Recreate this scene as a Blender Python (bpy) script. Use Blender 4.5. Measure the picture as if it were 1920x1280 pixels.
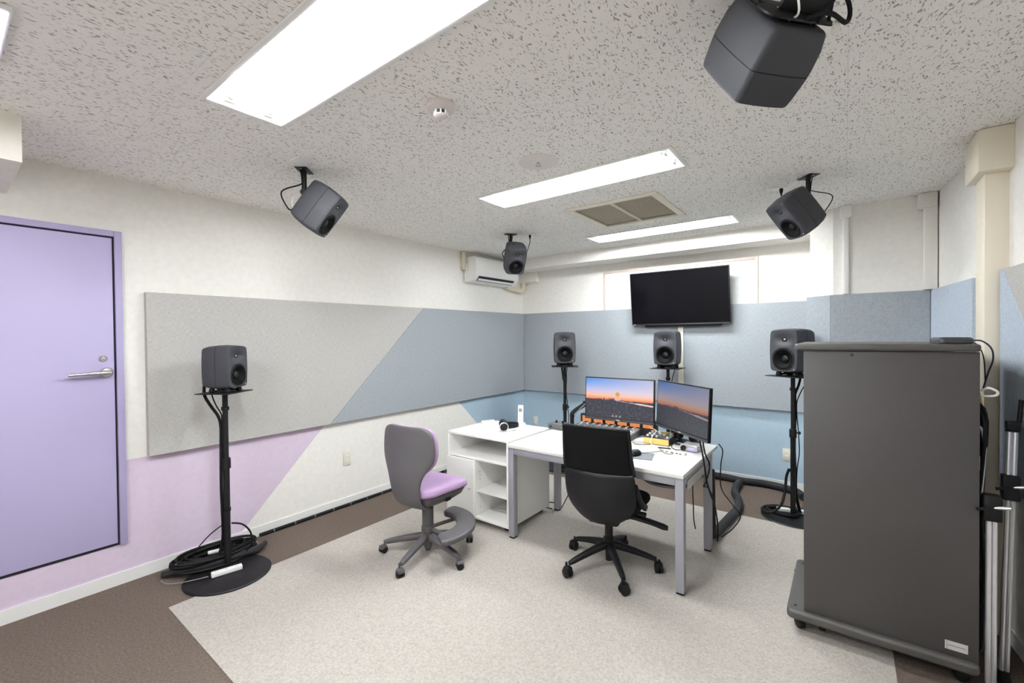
import bpy, bmesh, math, random
from mathutils import Vector, Matrix
random.seed(7)
for o in list(bpy.data.objects): bpy.data.objects.remove(o, do_unlink=True)
scene = bpy.context.scene
C = scene.collection
PI = math.pi
def R(a): return math.radians(a)

# ------------------------------------------------------------------ camera
CAM_H = 1.54
yaw, pitch, roll = R(37.0887), R(-0.7336), R(-0.5526)
fw = Vector((-math.sin(yaw)*math.cos(pitch), math.cos(yaw)*math.cos(pitch), math.sin(pitch)))
r0 = Vector((math.cos(yaw), math.sin(yaw), 0)); u0 = r0.cross(fw)
rv = math.cos(roll)*r0 + math.sin(roll)*u0; uv = -math.sin(roll)*r0 + math.cos(roll)*u0
cd = bpy.data.cameras.new('camera'); cam = bpy.data.objects.new('camera', cd); C.objects.link(cam)
cd.sensor_width = 36; cd.lens = 15.4743; cd.clip_start = 0.02; cd.clip_end = 60
m3 = Matrix((rv, uv, -fw)).transposed().to_4x4(); m3.translation = (0, 0, CAM_H)
cam.matrix_world = m3
scene.camera = cam
# ------------------------------------------------------------------ world and exposure
w = bpy.data.worlds.new('world'); scene.world = w; w.use_nodes = True
w.node_tree.nodes['Background'].inputs[0].default_value = (0.9, 0.95, 1, 1)
w.node_tree.nodes['Background'].inputs[1].default_value = 0.05
vs = scene.view_settings
vs.view_transform = 'Standard'; vs.look = 'None'; vs.gamma = 1; vs.exposure = 0.0; vs.use_curve_mapping = False
scene.cycles.max_bounces = 8; scene.cycles.diffuse_bounces = 7; scene.cycles.glossy_bounces = 3; scene.cycles.transmission_bounces = 2; scene.cycles.caustics_reflective = False; scene.cycles.caustics_refractive = False
TUBE_W = 130.0        # emission strength of the fluorescent tubes

# ------------------------------------------------------------------ room numbers
XL, YB, ZC = -3.642, 5.08, 2.55      # left wall, back wall, ceiling
YF = -1.7                            # wall behind the camera
YJ = 4.44                            # front of the jutting wall part
def xr(y): return 0.535 + (4.44 - y)*0.097    # slanted right wall
ZT, ZB = 1.846, 0.78                 # acoustic panels, top and bottom
CEN = Vector((-1.37, 2.5, 1.15))     # where all loudspeakers aim

# ------------------------------------------------------------------ materials
def lin(c):
    return tuple(((v/255)/12.92 if v/255 <= 0.04045 else ((v/255+0.055)/1.055)**2.4) for v in c) + (1,)
MATS = {}
def new_mat(name):
    m = bpy.data.materials.new(name); m.use_nodes = True
    return m, m.node_tree, m.node_tree.nodes['Principled BSDF']
def nd(nt, t, **kw):
    n = nt.nodes.new(t)
    for k, v in kw.items():
        if k.startswith('i_'):
            key = k[2:]; key = int(key) if key.isdigit() else key
            if hasattr(v, 'is_linked') or isinstance(v, bpy.types.NodeSocket): nt.links.new(v, n.inputs[key])
            else: n.inputs[key].default_value = v
        else: setattr(n, k, v)
    return n
def mth(nt, op, a, b=0.0, c=None):
    n = nt.nodes.new('ShaderNodeMath'); n.operation = op
    for i, v in enumerate((a, b, c)):
        if v is None: continue
        if isinstance(v, bpy.types.NodeSocket): nt.links.new(v, n.inputs[i])
        else: n.inputs[i].default_value = v
    return n.outputs[0]
def mixc(nt, f, a, b):
    n = nt.nodes.new('ShaderNodeMix'); n.data_type = 'RGBA'
    for i, v in ((0, f), (6, a), (7, b)):
        if isinstance(v, bpy.types.NodeSocket): nt.links.new(v, n.inputs[i])
        else: n.inputs[i].default_value = v
    return n.outputs[2]
def coords(nt, scale=(1, 1, 1)):
    tc = nt.nodes.new('ShaderNodeTexCoord')
    mp = nt.nodes.new('ShaderNodeMapping'); mp.inputs['Scale'].default_value = scale
    nt.links.new(tc.outputs['Object'], mp.inputs['Vector'])
    return mp.outputs[0]
def mat(name, col, rough=0.5, metal=0.0, var=0.0, vscale=40.0, bump=0.0, bscale=200.0, spec=0.5, coat=0.0, emit=None, estr=0.0):
    if name in MATS: return MATS[name]
    m, nt, p = new_mat(name)
    base = lin(col)
    p.inputs['Base Color'].default_value = base
    p.inputs['Roughness'].default_value = rough; p.inputs['Metallic'].default_value = metal
    p.inputs['Specular IOR Level'].default_value = spec
    if coat: p.inputs['Coat Weight'].default_value = coat
    if emit:
        p.inputs['Emission Color'].default_value = lin(emit); p.inputs['Emission Strength'].default_value = estr
    if var:
        n = nd(nt, 'ShaderNodeTexNoise', i_Vector=coords(nt), i_Scale=vscale, i_Detail=4.0)
        lo = tuple(max(0, v*(1-var)) for v in base[:3]) + (1,); hi = tuple(min(1, v*(1+var)) for v in base[:3]) + (1,)
        f = nd(nt, 'ShaderNodeMapRange', i_0=n.outputs[0]); f.inputs[1].default_value = 0.3; f.inputs[2].default_value = 0.7
        nt.links.new(mixc(nt, f.outputs[0], lo, hi), p.inputs['Base Color'])
    if bump:
        n2 = nd(nt, 'ShaderNodeTexNoise', i_Vector=coords(nt), i_Scale=bscale, i_Detail=3.0)
        b = nd(nt, 'ShaderNodeBump', i_Height=n2.outputs[0]); b.inputs['Strength'].default_value = bump; b.inputs['Distance'].default_value = 0.002
        nt.links.new(b.outputs[0], p.inputs['Normal'])
    MATS[name] = m
    return m
def mat_fabric(name, col):
    m, nt, p = new_mat(name); base = lin(col)
    a = nd(nt, 'ShaderNodeTexNoise', i_Vector=coords(nt, (40, 40, 420)), i_Scale=1.0, i_Detail=3.0)
    b = nd(nt, 'ShaderNodeTexNoise', i_Vector=coords(nt, (420, 420, 40)), i_Scale=1.0, i_Detail=3.0)
    s = mth(nt, 'MULTIPLY', mth(nt, 'ADD', a.outputs[0], b.outputs[0]), 0.5)
    f = nd(nt, 'ShaderNodeMapRange', i_0=s); f.inputs[1].default_value = 0.36; f.inputs[2].default_value = 0.64
    lo = tuple(v*0.80 for v in base[:3]) + (1,); hi = tuple(min(1, v*1.14) for v in base[:3]) + (1,)
    nt.links.new(mixc(nt, f.outputs[0], lo, hi), p.inputs['Base Color'])
    bp = nd(nt, 'ShaderNodeBump', i_Height=s); bp.inputs['Strength'].default_value = 0.25; bp.inputs['Distance'].default_value = 0.002
    nt.links.new(bp.outputs[0], p.inputs['Normal'])
    p.inputs['Roughness'].default_value = 0.95; p.inputs['Specular IOR Level'].default_value = 0.15
    MATS[name] = m; return m
def mat_wall(name, col):
    return mat(name, col, 0.85, var=0.03, vscale=25, bump=0.25, bscale=160, spec=0.2)
def mat_carpet(name, col, var):
    m, nt, p = new_mat(name); base = lin(col)
    a = nd(nt, 'ShaderNodeTexNoise', i_Vector=coords(nt), i_Scale=85.0, i_Detail=5.0, i_Roughness=0.75)
    f = nd(nt, 'ShaderNodeMapRange', i_0=a.outputs[0]); f.inputs[1].default_value = 0.36; f.inputs[2].default_value = 0.64
    lo = tuple(v*(1-var) for v in base[:3]) + (1,); hi = tuple(min(1, v*(1+var)) for v in base[:3]) + (1,)
    nt.links.new(mixc(nt, f.outputs[0], lo, hi), p.inputs['Base Color'])
    bp = nd(nt, 'ShaderNodeBump', i_Height=a.outputs[0]); bp.inputs['Strength'].default_value = 0.5; bp.inputs['Distance'].default_value = 0.004
    nt.links.new(bp.outputs[0], p.inputs['Normal'])
    p.inputs['Roughness'].default_value = 1.0; p.inputs['Specular IOR Level'].default_value = 0.05
    MATS[name] = m; return m
def mat_ceiling():
    m, nt, p = new_mat('ceiling_rockwool'); base = lin((251, 247, 243))
    vec = coords(nt, (1, 1, 1))
    warp = nd(nt, 'ShaderNodeTexNoise', i_Vector=vec, i_Scale=9.0, i_Detail=2.0)
    wv = nd(nt, 'ShaderNodeVectorMath', operation='MULTIPLY_ADD', i_0=warp.outputs[1], i_1=(0.07, 0.07, 0), i_2=vec)
    mp = nd(nt, 'ShaderNodeMapping', i_Vector=wv.outputs[0]); mp.inputs['Scale'].default_value = (200, 62, 1)
    vo = nd(nt, 'ShaderNodeTexNoise', i_Vector=mp.outputs[0], i_Scale=1.0, i_Detail=0.0)
    # short dark fissures where the stretched noise dips, thinned out by a second noise
    g = nd(nt, 'ShaderNodeTexNoise', i_Vector=vec, i_Scale=60.0, i_Detail=1.0)
    k = nd(nt, 'ShaderNodeMapRange', i_0=vo.outputs[0]); k.inputs[1].default_value = 0.30; k.inputs[2].default_value = 0.37; k.inputs[3].default_value = 1; k.inputs[4].default_value = 0
    g2 = nd(nt, 'ShaderNodeMapRange', i_0=g.outputs[0]); g2.inputs[1].default_value = 0.40; g2.inputs[2].default_value = 0.52
    fis = mth(nt, 'MULTIPLY', k.outputs[0], g2.outputs[0])
    # joints of the ceiling boards (0.91 x 0.455 m, hairlines)
    sx = nd(nt, 'ShaderNodeSeparateXYZ', i_0=vec)
    def joint(s, pitch, off):
        d = mth(nt, 'ABSOLUTE', mth(nt, 'SUBTRACT', mth(nt, 'FRACT', mth(nt, 'DIVIDE', mth(nt, 'ADD', s, off), pitch)), 0.5))
        return mth(nt, 'GREATER_THAN', d, 0.5 - 0.0009/pitch)
    j = mth(nt, 'MAXIMUM', joint(sx.outputs[0], 0.455, 10.0), joint(sx.outputs[1], 0.91, 10.3))
    fine = nd(nt, 'ShaderNodeTexNoise', i_Vector=vec, i_Scale=140.0, i_Detail=3.0)
    c1 = mixc(nt, fine.outputs[0], tuple(v*0.9 for v in base[:3]) + (1,), tuple(min(1, v*1.07) for v in base[:3]) + (1,))
    c2 = mixc(nt, mth(nt, 'MULTIPLY', fis, 0.75), c1, lin((140, 132, 126)))
    c3 = mixc(nt, mth(nt, 'MULTIPLY', j, 0.22), c2, lin((120, 114, 108)))
    nt.links.new(c3, p.inputs['Base Color'])
    h = mth(nt, 'SUBTRACT', mth(nt, 'MULTIPLY', fine.outputs[0], 0.4), fis)
    bp = nd(nt, 'ShaderNodeBump', i_Height=h); bp.inputs['Strength'].default_value = 0.5; bp.inputs['Distance'].default_value = 0.003
    nt.links.new(bp.outputs[0], p.inputs['Normal'])
    p.inputs['Roughness'].default_value = 0.95; p.inputs['Specular IOR Level'].default_value = 0.1
    return m
def mat_screen(name, bright, tint):
    # desktop picture: evening sky over a city, dark trees below
    m, nt, p = new_mat(name)
    tc = nt.nodes.new('ShaderNodeTexCoord'); s = nd(nt, 'ShaderNodeSeparateXYZ', i_0=tc.outputs['Object'])
    u = mth(nt, 'ADD', mth(nt, 'DIVIDE', s.outputs[0], 0.575), 0.5); v = mth(nt, 'ADD', mth(nt, 'DIVIDE', s.outputs[2], 0.32), 0.5)
    cr = nt.nodes.new('ShaderNodeValToRGB'); el = cr.color_ramp.elements
    el[0].position = 0.47; el[0].color = lin((225, 95, 70)); el[1].position = 1.0; el[1].color = lin((70, 140, 225))
    for pos, c in ((0.53, (250, 160, 100)), (0.60, (245, 195, 170)), (0.70, (205, 195, 225)), (0.85, (130, 170, 235))):
        e = el.new(pos); e.color = lin(c)
    nt.links.new(v, cr.inputs[0])
    warm = mixc(nt, mth(nt, 'MULTIPLY', u, 0.55), cr.outputs[0], lin((235, 215, 215)))
    skyc = mixc(nt, nd(nt, 'ShaderNodeMapRange', i_0=v, i_1=0.5, i_2=0.68).outputs[0], cr.outputs[0], warm)
    mp = nd(nt, 'ShaderNodeMapping', i_Vector=tc.outputs['Object']); mp.inputs['Scale'].default_value = (150, 0, 0)
    sk = nd(nt, 'ShaderNodeTexVoronoi', i_Vector=mp.outputs[0], i_Scale=1.0)
    near = mth(nt, 'SUBTRACT', 1.0, mth(nt, 'MULTIPLY', mth(nt, 'ABSOLUTE', mth(nt, 'SUBTRACT', u, 0.36)), 3.2))
    near = mth(nt, 'MAXIMUM', near, 0.2)
    cs = nd(nt, 'ShaderNodeSeparateColor', i_0=sk.outputs[1])
    hz = mth(nt, 'ADD', 0.475, mth(nt, 'MULTIPLY', mth(nt, 'MULTIPLY', cs.outputs[0], near), 0.075))
    land = mth(nt, 'LESS_THAN', v, hz)
    n1 = nd(nt, 'ShaderNodeTexNoise', i_Vector=tc.outputs['Object'], i_Scale=48.0, i_Detail=8.0, i_Roughness=0.66)
    cr2 = nt.nodes.new('ShaderNodeValToRGB'); e2 = cr2.color_ramp.elements
    e2[0].position = 0.36; e2[0].color = lin((26, 29, 40)); e2[1].position = 0.80; e2[1].color = lin((120, 114, 122))
    e = e2.new(0.54); e.color = lin((50, 52, 64))
    nt.links.new(n1.outputs[0], cr2.inputs[0])
    n2 = nd(nt, 'ShaderNodeTexNoise', i_Vector=tc.outputs['Object'], i_Scale=30.0, i_Detail=3.0)
    # pale river on the right below the skyline
    rc = mth(nt, 'SUBTRACT', 0.47, mth(nt, 'MULTIPLY', mth(nt, 'SUBTRACT', u, 0.5), 0.14))
    band = mth(nt, 'LESS_THAN', mth(nt, 'ABSOLUTE', mth(nt, 'SUBTRACT', v, rc)), mth(nt, 'MULTIPLY', mth(nt, 'SUBTRACT', mth(nt, 'ADD', u, n2.outputs[0]), 1.0), 0.045))
    landc = mixc(nt, band, cr2.outputs[0], lin((225, 200, 195)))
    col = mixc(nt, land, skyc, landc)
    col = mixc(nt, tint[1], col, lin(tint[0]))
    p.inputs['Base Color'].default_value = (0.01, 0.01, 0.012, 1); p.inputs['Roughness'].default_value = 0.3
    nt.links.new(col, p.inputs['Emission Color']); p.inputs['Emission Strength'].default_value = bright
    return m

WHITE = mat_wall('wallpaper_white', (236, 234, 229))
PINKW = mat_wall('wallpaper_pink', (214, 198, 218))
BLUEW = mat_wall('wallpaper_blue', (172, 194, 210))
BASEB = mat('baseboard_vinyl', (232, 232, 230), 0.6)
CEIL = mat_ceiling()
CARPD = mat_carpet('carpet_brown', (98, 87, 80), 0.28)
CARPL = mat_carpet('carpet_light', (176, 170, 163), 0.17)
FGREY = mat_fabric('fabric_grey', (186, 184, 181))
FBLUE = mat_fabric('fabric_blue_grey', (160, 166, 172))
FPALE = mat_fabric('fabric_pale_blue', (182, 192, 206))
DOORP = mat('door_lavender', (184, 175, 213), 0.45, bump=0.1, bscale=60)
STEEL = mat('brushed_steel', (200, 200, 198), 0.3, 1.0)
BLACK = mat('black_metal', (17, 17, 19), 0.5, spec=0.3)
BLACKP = mat('black_plastic', (13, 13, 15), 0.55, spec=0.3)
RUBBER = mat('cable_rubber', (12, 12, 14), 0.65, spec=0.25)
SLEEVE = mat('cable_sleeve', (26, 28, 32), 0.8, var=0.3, vscale=120, bump=0.6, bscale=300)
SPKG = mat('speaker_paint', (51, 52, 58), 0.6, bump=0.25, bscale=900)
CONE = mat('woofer_cone', (8, 8, 10), 0.7, spec=0.12)
CAP = mat('dust_cap', (20, 20, 23), 0.45, spec=0.3)
TWEET = mat('tweeter_dome', (15, 15, 16), 0.2)
SILVER = mat('silver_plate', (190, 190, 192), 0.35, 0.6)
LEDW = mat('led_white', (240, 240, 240), 0.4, emit=(235, 245, 255), estr=2.0)
PLASW = mat('white_plastic', (238, 238, 236), 0.4)
PLASI = mat('ivory_plastic', (222, 218, 200), 0.45)
PLASB = mat('beige_plastic', (214, 207, 188), 0.5)
DESKW = mat('desk_white', (226, 226, 221), 0.4)
CABW = mat('cabinet_white', (242, 242, 239), 0.4)
DESKE = mat('desk_edge', (228, 226, 218), 0.5)
LEGS = mat('silver_paint', (160, 160, 168), 0.4, 0.25)
CHG = mat('chair_grey', (84, 81, 84), 0.5, bump=0.15, bscale=700)
PINKF = mat('pink_fabric', (168, 140, 176), 0.75, bump=0.2, bscale=500)
MESHB = mat('chair_black_mesh', (11, 11, 13), 0.9, bump=0.4, bscale=900, spec=0.15)
SHELLB = mat('chair_black_shell', (13, 13, 17), 0.5, spec=0.3)
RACKG = mat('rack_grey', (66, 63, 63), 0.55, var=0.06, vscale=300, bump=0.2, bscale=600)
RACKT = mat('rack_trim', (74, 72, 70), 0.45, bump=0.2, bscale=600)
SCRB = mat('tv_screen', (7, 7, 10), 0.1, spec=0.14)
LAMPW = mat('lamp_reflector', (225, 232, 228), 0.35)
def mat_tube():
    m, nt, p = new_mat('fluorescent_tube')
    p.inputs['Base Color'].default_value = (0.9, 0.9, 0.9, 1)
    p.inputs['Emission Color'].default_value = (0.965, 0.985, 1.0, 1); p.inputs['Emission Strength'].default_value = TUBE_W
    return m
TUBE = mat_tube()

# ------------------------------------------------------------------ geometry helpers
def wm(o):
    m = o.matrix_basis.copy()
    while o.parent: o = o.parent; m = o.matrix_basis @ m
    return m
def finish(name, bm, m, parent=None, local=False, smooth=35):
    if parent and not local: bm.transform(wm(parent).inverted())
    bmesh.ops.recalc_face_normals(bm, faces=bm.faces)
    me = bpy.data.meshes.new(name); bm.to_mesh(me); bm.free()
    for mm in (m if isinstance(m, (list, tuple)) else [m]): me.materials.append(mm)
    if smooth:
        for p in me.polygons: p.use_smooth = True
        me.set_sharp_from_angle(angle=R(smooth))
    o = bpy.data.objects.new(name, me); C.objects.link(o)
    if parent: o.parent = parent
    return o
obj = finish
def tag(o, label, cat, group=None):
    o['label'] = label; o['category'] = cat
    if group: o['group'] = group
    return o
def thing(name, label, cat, loc=(0, 0, 0), rot=(0, 0, 0), group=None):
    o = bpy.data.objects.new(name, None); C.objects.link(o); o.empty_display_size = 0.05
    o.location = loc; o.rotation_euler = rot
    return tag(o, label, cat, group)
def struct(name, bm=None, m=None, loc=(0, 0, 0), smooth=35):
    if bm is None:
        o = bpy.data.objects.new(name, None); C.objects.link(o); o.location = loc
    else:
        if loc != (0, 0, 0): bmesh.ops.translate(bm, vec=-Vector(loc), verts=bm.verts)
        o = finish(name, bm, m, smooth=smooth); o.location = loc
    o['kind'] = 'structure'
    return o
def dup(root, loc, rot, label, group=None):
    def cp(o, par):
        c = o.copy(); C.objects.link(c); c.parent = par
        for ch in o.children: cp(ch, c)
        return c
    n = cp(root, None); n.location = loc; n.rotation_euler = rot; n['label'] = label
    if group: n['group'] = group
    return n
def B(): return bmesh.new()
def box(bm, lo, hi, bev=0.0, seg=2, M=None):
    lo = Vector(lo); hi = Vector(hi)
    vs_ = [bm.verts.new((x, y, z)) for x in (lo.x, hi.x) for y in (lo.y, hi.y) for z in (lo.z, hi.z)]
    F = [(0, 1, 3, 2), (4, 6, 7, 5), (0, 4, 5, 1), (2, 3, 7, 6), (0, 2, 6, 4), (1, 5, 7, 3)]
    fs = [bm.faces.new([vs_[i] for i in f]) for f in F]
    vv = vs_
    if bev:
        ed = list({e for f in fs for e in f.edges})
        res = bmesh.ops.bevel(bm, geom=ed, offset=bev, segments=seg, profile=0.5, affect='EDGES')
        vv = list({v for f in res['faces'] for v in f.verts} | {v for v in vs_ if v.is_valid})
    if M is not None: bmesh.ops.transform(bm, matrix=M, verts=vv)
    return bm
def prism(bm, pts, vec):
    vec = Vector(vec)
    a = [bm.verts.new(p) for p in pts]; b = [bm.verts.new(Vector(p) + vec) for p in pts]
    bm.faces.new(a); bm.faces.new(b[::-1]); n = len(a)
    for i in range(n): bm.faces.new((a[i], b[i], b[(i+1) % n], a[(i+1) % n]))
    return bm
def spline(pts, sub=6):
    P = [Vector(p) for p in pts]; out = []
    if len(P) < 3: return P
    for i in range(len(P)-1):
        p0 = P[max(i-1, 0)]; p1 = P[i]; p2 = P[i+1]; p3 = P[min(i+2, len(P)-1)]
        for k in range(sub):
            t = k/sub
            out.append(0.5*((2*p1) + (p2-p0)*t + (2*p0-5*p1+4*p2-p3)*t*t + (3*p1-p0-3*p2+p3)*t**3))
    out.append(P[-1]); return out
def tube(bm, pts, r, seg=8, cap=True, closed=False):
    P = [Vector(p) for p in pts]; n = len(P); rings = []
    rad = r if isinstance(r, (list, tuple)) else [r]*n
    prev = None
    for i in range(n):
        if closed: t = P[(i+1) % n] - P[i-1]
        else: t = P[min(i+1, n-1)] - P[max(i-1, 0)]
        if t.length < 1e-9: t = Vector((0, 0, 1))
        t.normalize()
        if prev is None:
            a = Vector((0, 0, 1)) if abs(t.z) < 0.9 else Vector((1, 0, 0)); nx = t.cross(a).normalized()
        else:
            nx = prev - t*prev.dot(t)
            nx = nx.normalized() if nx.length > 1e-6 else t.orthogonal().normalized()
        prev = nx; ny = t.cross(nx)
        rings.append([bm.verts.new(P[i] + rad[i]*(math.cos(2*PI*k/seg)*nx + math.sin(2*PI*k/seg)*ny)) for k in range(seg)])
    for i in range(n if closed else n-1):
        a = rings[i]; b = rings[(i+1) % n]
        for k in range(seg): bm.faces.new((a[k], a[(k+1) % seg], b[(k+1) % seg], b[k]))
    if cap and not closed:
        bm.faces.new(rings[0][::-1]); bm.faces.new(rings[-1])
    return bm
def lathe(bm, prof, seg=32, M=None, cap=True):
    """prof: list of (r, z) along local +z"""
    M = M or Matrix(); rings = []
    for r_, z in prof:
        if r_ < 1e-6: rings.append([bm.verts.new(M @ Vector((0, 0, z)))])
        else: rings.append([bm.verts.new(M @ Vector((r_*math.cos(2*PI*k/seg), r_*math.sin(2*PI*k/seg), z))) for k in range(seg)])
    for a, b in zip(rings, rings[1:]):
        for k in range(seg):
            if len(a) == 1 and len(b) == 1: continue
            if len(a) == 1: bm.faces.new((a[0], b[(k+1) % seg], b[k]))
            elif len(b) == 1: bm.faces.new((a[k], a[(k+1) % seg], b[0]))
            else: bm.faces.new((a[k], a[(k+1) % seg], b[(k+1) % seg], b[k]))
    if cap:
        if len(rings[0]) > 1: bm.faces.new(rings[0][::-1])
        if len(rings[-1]) > 1: bm.faces.new(rings[-1])
    return bm
def loft(bm, rings, cap0=True, cap1=True):
    V = [[bm.verts.new(p) for p in r_] for r_ in rings]
    for a, b in zip(V, V[1:]):
        n = len(a)
        for k in range(n): bm.faces.new((a[k], a[(k+1) % n], b[(k+1) % n], b[k]))
    if cap0: bm.faces.new(V[0][::-1])
    if cap1: bm.faces.new(V[-1])
    return V
def T(x, y, z): return Matrix.Translation((x, y, z))
def RX(a): return Matrix.Rotation(R(a), 4, 'X')
def RY(a): return Matrix.Rotation(R(a), 4, 'Y')
def RZ(a): return Matrix.Rotation(R(a), 4, 'Z')
def rrect(w, h, rad, n=6, cx=0.0, cy=0.0):
    out = []
    for (sx, sy, a0) in ((1, 1, 0), (-1, 1, 90), (-1, -1, 180), (1, -1, 270)):
        for k in range(n+1):
            a = R(a0 + 90*k/n)
            out.append((cx + sx*(w/2-rad) + rad*math.cos(a), cy + sy*(h/2-rad) + rad*math.sin(a)))
    return out
def cable(name, pts, r, m=None, parent=None, sub=6, local=False, seg=6):
    return finish(name, tube(B(), spline(pts, sub), r, seg), m or RUBBER, parent, local)
def mods(o, solid=0.0, sub=0, off=0.0):
    if solid:
        s = o.modifiers.new('solid', 'SOLIDIFY'); s.thickness = solid; s.offset = off
    if sub:
        s = o.modifiers.new('sub', 'SUBSURF'); s.levels = sub; s.render_levels = sub
    return o

# ================================================================== SETTING
# floor
bm = B(); box(bm, (XL-0.1, YF-0.1, -0.1), (1.5, YB+0.1, 0.0)); struct('floor', bm, CARPD)
# walls with painted fields
def polyface(bm, pts, mi):
    f = bm.faces.new([bm.verts.new(p) for p in pts]); f.material_index = mi
ZP = 0.775
bm = B()
def yz(*pp): return [(XL, y, z) for y, z in pp]
polyface(bm, yz((YF, ZP), (YB, ZP), (YB, ZC), (YF, ZC)), 0)
polyface(bm, yz((YF, 0), (1.33, 0), (2.08, ZP), (YF, ZP)), 1)
polyface(bm, yz((1.33, 0), (4.555, 0), (3.755, ZP), (2.08, ZP)), 0)
polyface(bm, yz((4.555, 0), (YB, 0), (YB, ZP), (3.755, ZP)), 2)
prism(bm, [(XL-0.1, YF, 0), (XL-0.1, YB+0.1, 0), (XL-0.1, YB+0.1, ZC), (XL-0.1, YF, ZC)], (0.09, 0, 0))
bmesh.ops.remove_doubles(bm, verts=bm.verts, dist=1e-5)
struct('wall_left', bm, [WHITE, PINKW, BLUEW], smooth=0)
bm = B()
polyface(bm, [(XL, YB, ZP), (0.0, YB, ZP), (0.0, YB, ZC), (XL, YB, ZC)], 0)
polyface(bm, [(XL, YB, 0), (0.0, YB, 0), (0.0, YB, ZP), (XL, YB, ZP)], 1)
prism(bm, [(XL, YB+0.01, 0), (1.5, YB+0.01, 0), (1.5, YB+0.01, ZC), (XL, YB+0.01, ZC)], (0, 0.09, 0))
struct('wall_back', bm, [WHITE, BLUEW], smooth=0)
# jutting wall part with a chamfered corner
bm = B()
prism(bm, [(-0.238, YB, 0), (-0.238, 4.575, 0), (-0.075, YJ, 0), (0.75, YJ, 0), (0.75, YB, 0)], (0, 0, ZC))
struct('wall_alcove', bm, WHITE, smooth=0)
bm = B(); prism(bm, [(xr(YJ+0.1), YJ+0.1, 0), (xr(YF), YF, 0), (xr(YF)+0.1, YF, 0), (xr(YJ)+0.1, YJ+0.1, 0)], (0, 0, ZC))
struct('wall_right', bm, WHITE, smooth=0)
bm = B(); box(bm, (XL-0.1, YF-0.1, 0), (1.5, YF, ZC)); struct('wall_front', bm, WHITE, smooth=0)
# baseboards
def bb(name, a, b, nrm):
    a = Vector(a + (0,)); b = Vector(b + (0,)); n = Vector(nrm + (0,)); t = 0.008
    bm = B(); prism(bm, [a, b, b+n*t, a+n*t], (0, 0, 0.078))
    struct(name, bm, BASEB)
bb('baseboard_left', (XL, YF), (XL, YB), (1, 0)); bb('baseboard_back', (XL, YB), (-0.238, YB), (0, -1))
bb('baseboard_alcove', (-0.075, YJ), (0.53, YJ), (0, -1)); bb('baseboard_right', (xr(YJ), YJ), (xr(YF), YF), (-1, -0.09))

# ceiling with openings for the lamps and the vent
LAMPX = (-2.145, -0.74); LAMPY = [(0.69, 1.04), (2.405, 2.75), (4.10, 4.425), (-1.02, -0.67)]
VENT = (-1.80, -1.06, 3.095, 3.85)
holes = [(LAMPX[0]+0.02, LAMPX[1]-0.02, a+0.02, b-0.02) for a, b in LAMPY] + [(VENT[0]+0.03, VENT[1]-0.03, VENT[2]+0.03, VENT[3]-0.03)]
xs = sorted({XL-0.1, 1.5} | {h[0] for h in holes} | {h[1] for h in holes})
ys = sorted({YF-0.1, YB+0.1} | {h[2] for h in holes} | {h[3] for h in holes})
bm = B(); vd = {}
def cv(x, y):
    if (x, y) not in vd: vd[(x, y)] = bm.verts.new((x, y, ZC))
    return vd[(x, y)]
for x0, x1 in zip(xs, xs[1:]):
    for y0, y1 in zip(ys, ys[1:]):
        cx, cy = (x0+x1)/2, (y0+y1)/2
        if any(h[0] < cx < h[1] and h[2] < cy < h[3] for h in holes): continue
        bm.faces.new((cv(x0, y0), cv(x0, y1), cv(x1, y1), cv(x1, y0)))
ext = bmesh.ops.extrude_face_region(bm, geom=list(bm.faces))
bmesh.ops.translate(bm, vec=(0, 0, 0.012), verts=[v for v in ext['geom'] if isinstance(v, bmesh.types.BMVert)])
struct('ceiling', bm, CEIL, smooth=0)
# beam along the back wall, lower box in the corner, short beam on the left wall
bm = B(); box(bm, (-3.35, 4.745, 2.415), (-0.1, YB, ZC)); struct('ceiling_beam', bm, WHITE, smooth=0)
bm = B(); box(bm, (XL, 4.735, 2.405), (-3.35, YB, ZC), 0.004); box(bm, (XL, 5.0, 2.275), (-3.36, YB, 2.405), 0.004)
struct('trim_1', bm, mat('duct_white', (234, 232, 226), 0.6))
bm = B(); box(bm, (XL, YF, 2.34), (-2.95, 0.264, ZC)); struct('ceiling_beam', bm, mat_wall('wallpaper_cream', (234, 230, 220)), smooth=0)
# picture-frame moulding on the back wall behind the television
tr = struct('trim_2', loc=(-1.55, YB, 2.0))
def moulding(x0, x1, z0, z1):
    bm = B(); box(bm, (x0, YB-0.014, z0), (x1, YB, z1), 0.003); obj('moulding', bm, mat('moulding_white', (206, 190, 182), 0.55), tr)
moulding(-2.395, -2.368, ZT, 2.322); moulding(-0.728, -0.70, ZT, 2.322); moulding(-2.368, -0.728, 2.295, 2.322)
bm = B(); box(bm, (-2.368, YB-0.004, ZT), (-0.728, YB, 2.295)); obj('board', bm, mat_wall('board_white', (226, 229, 227)), tr)

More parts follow.
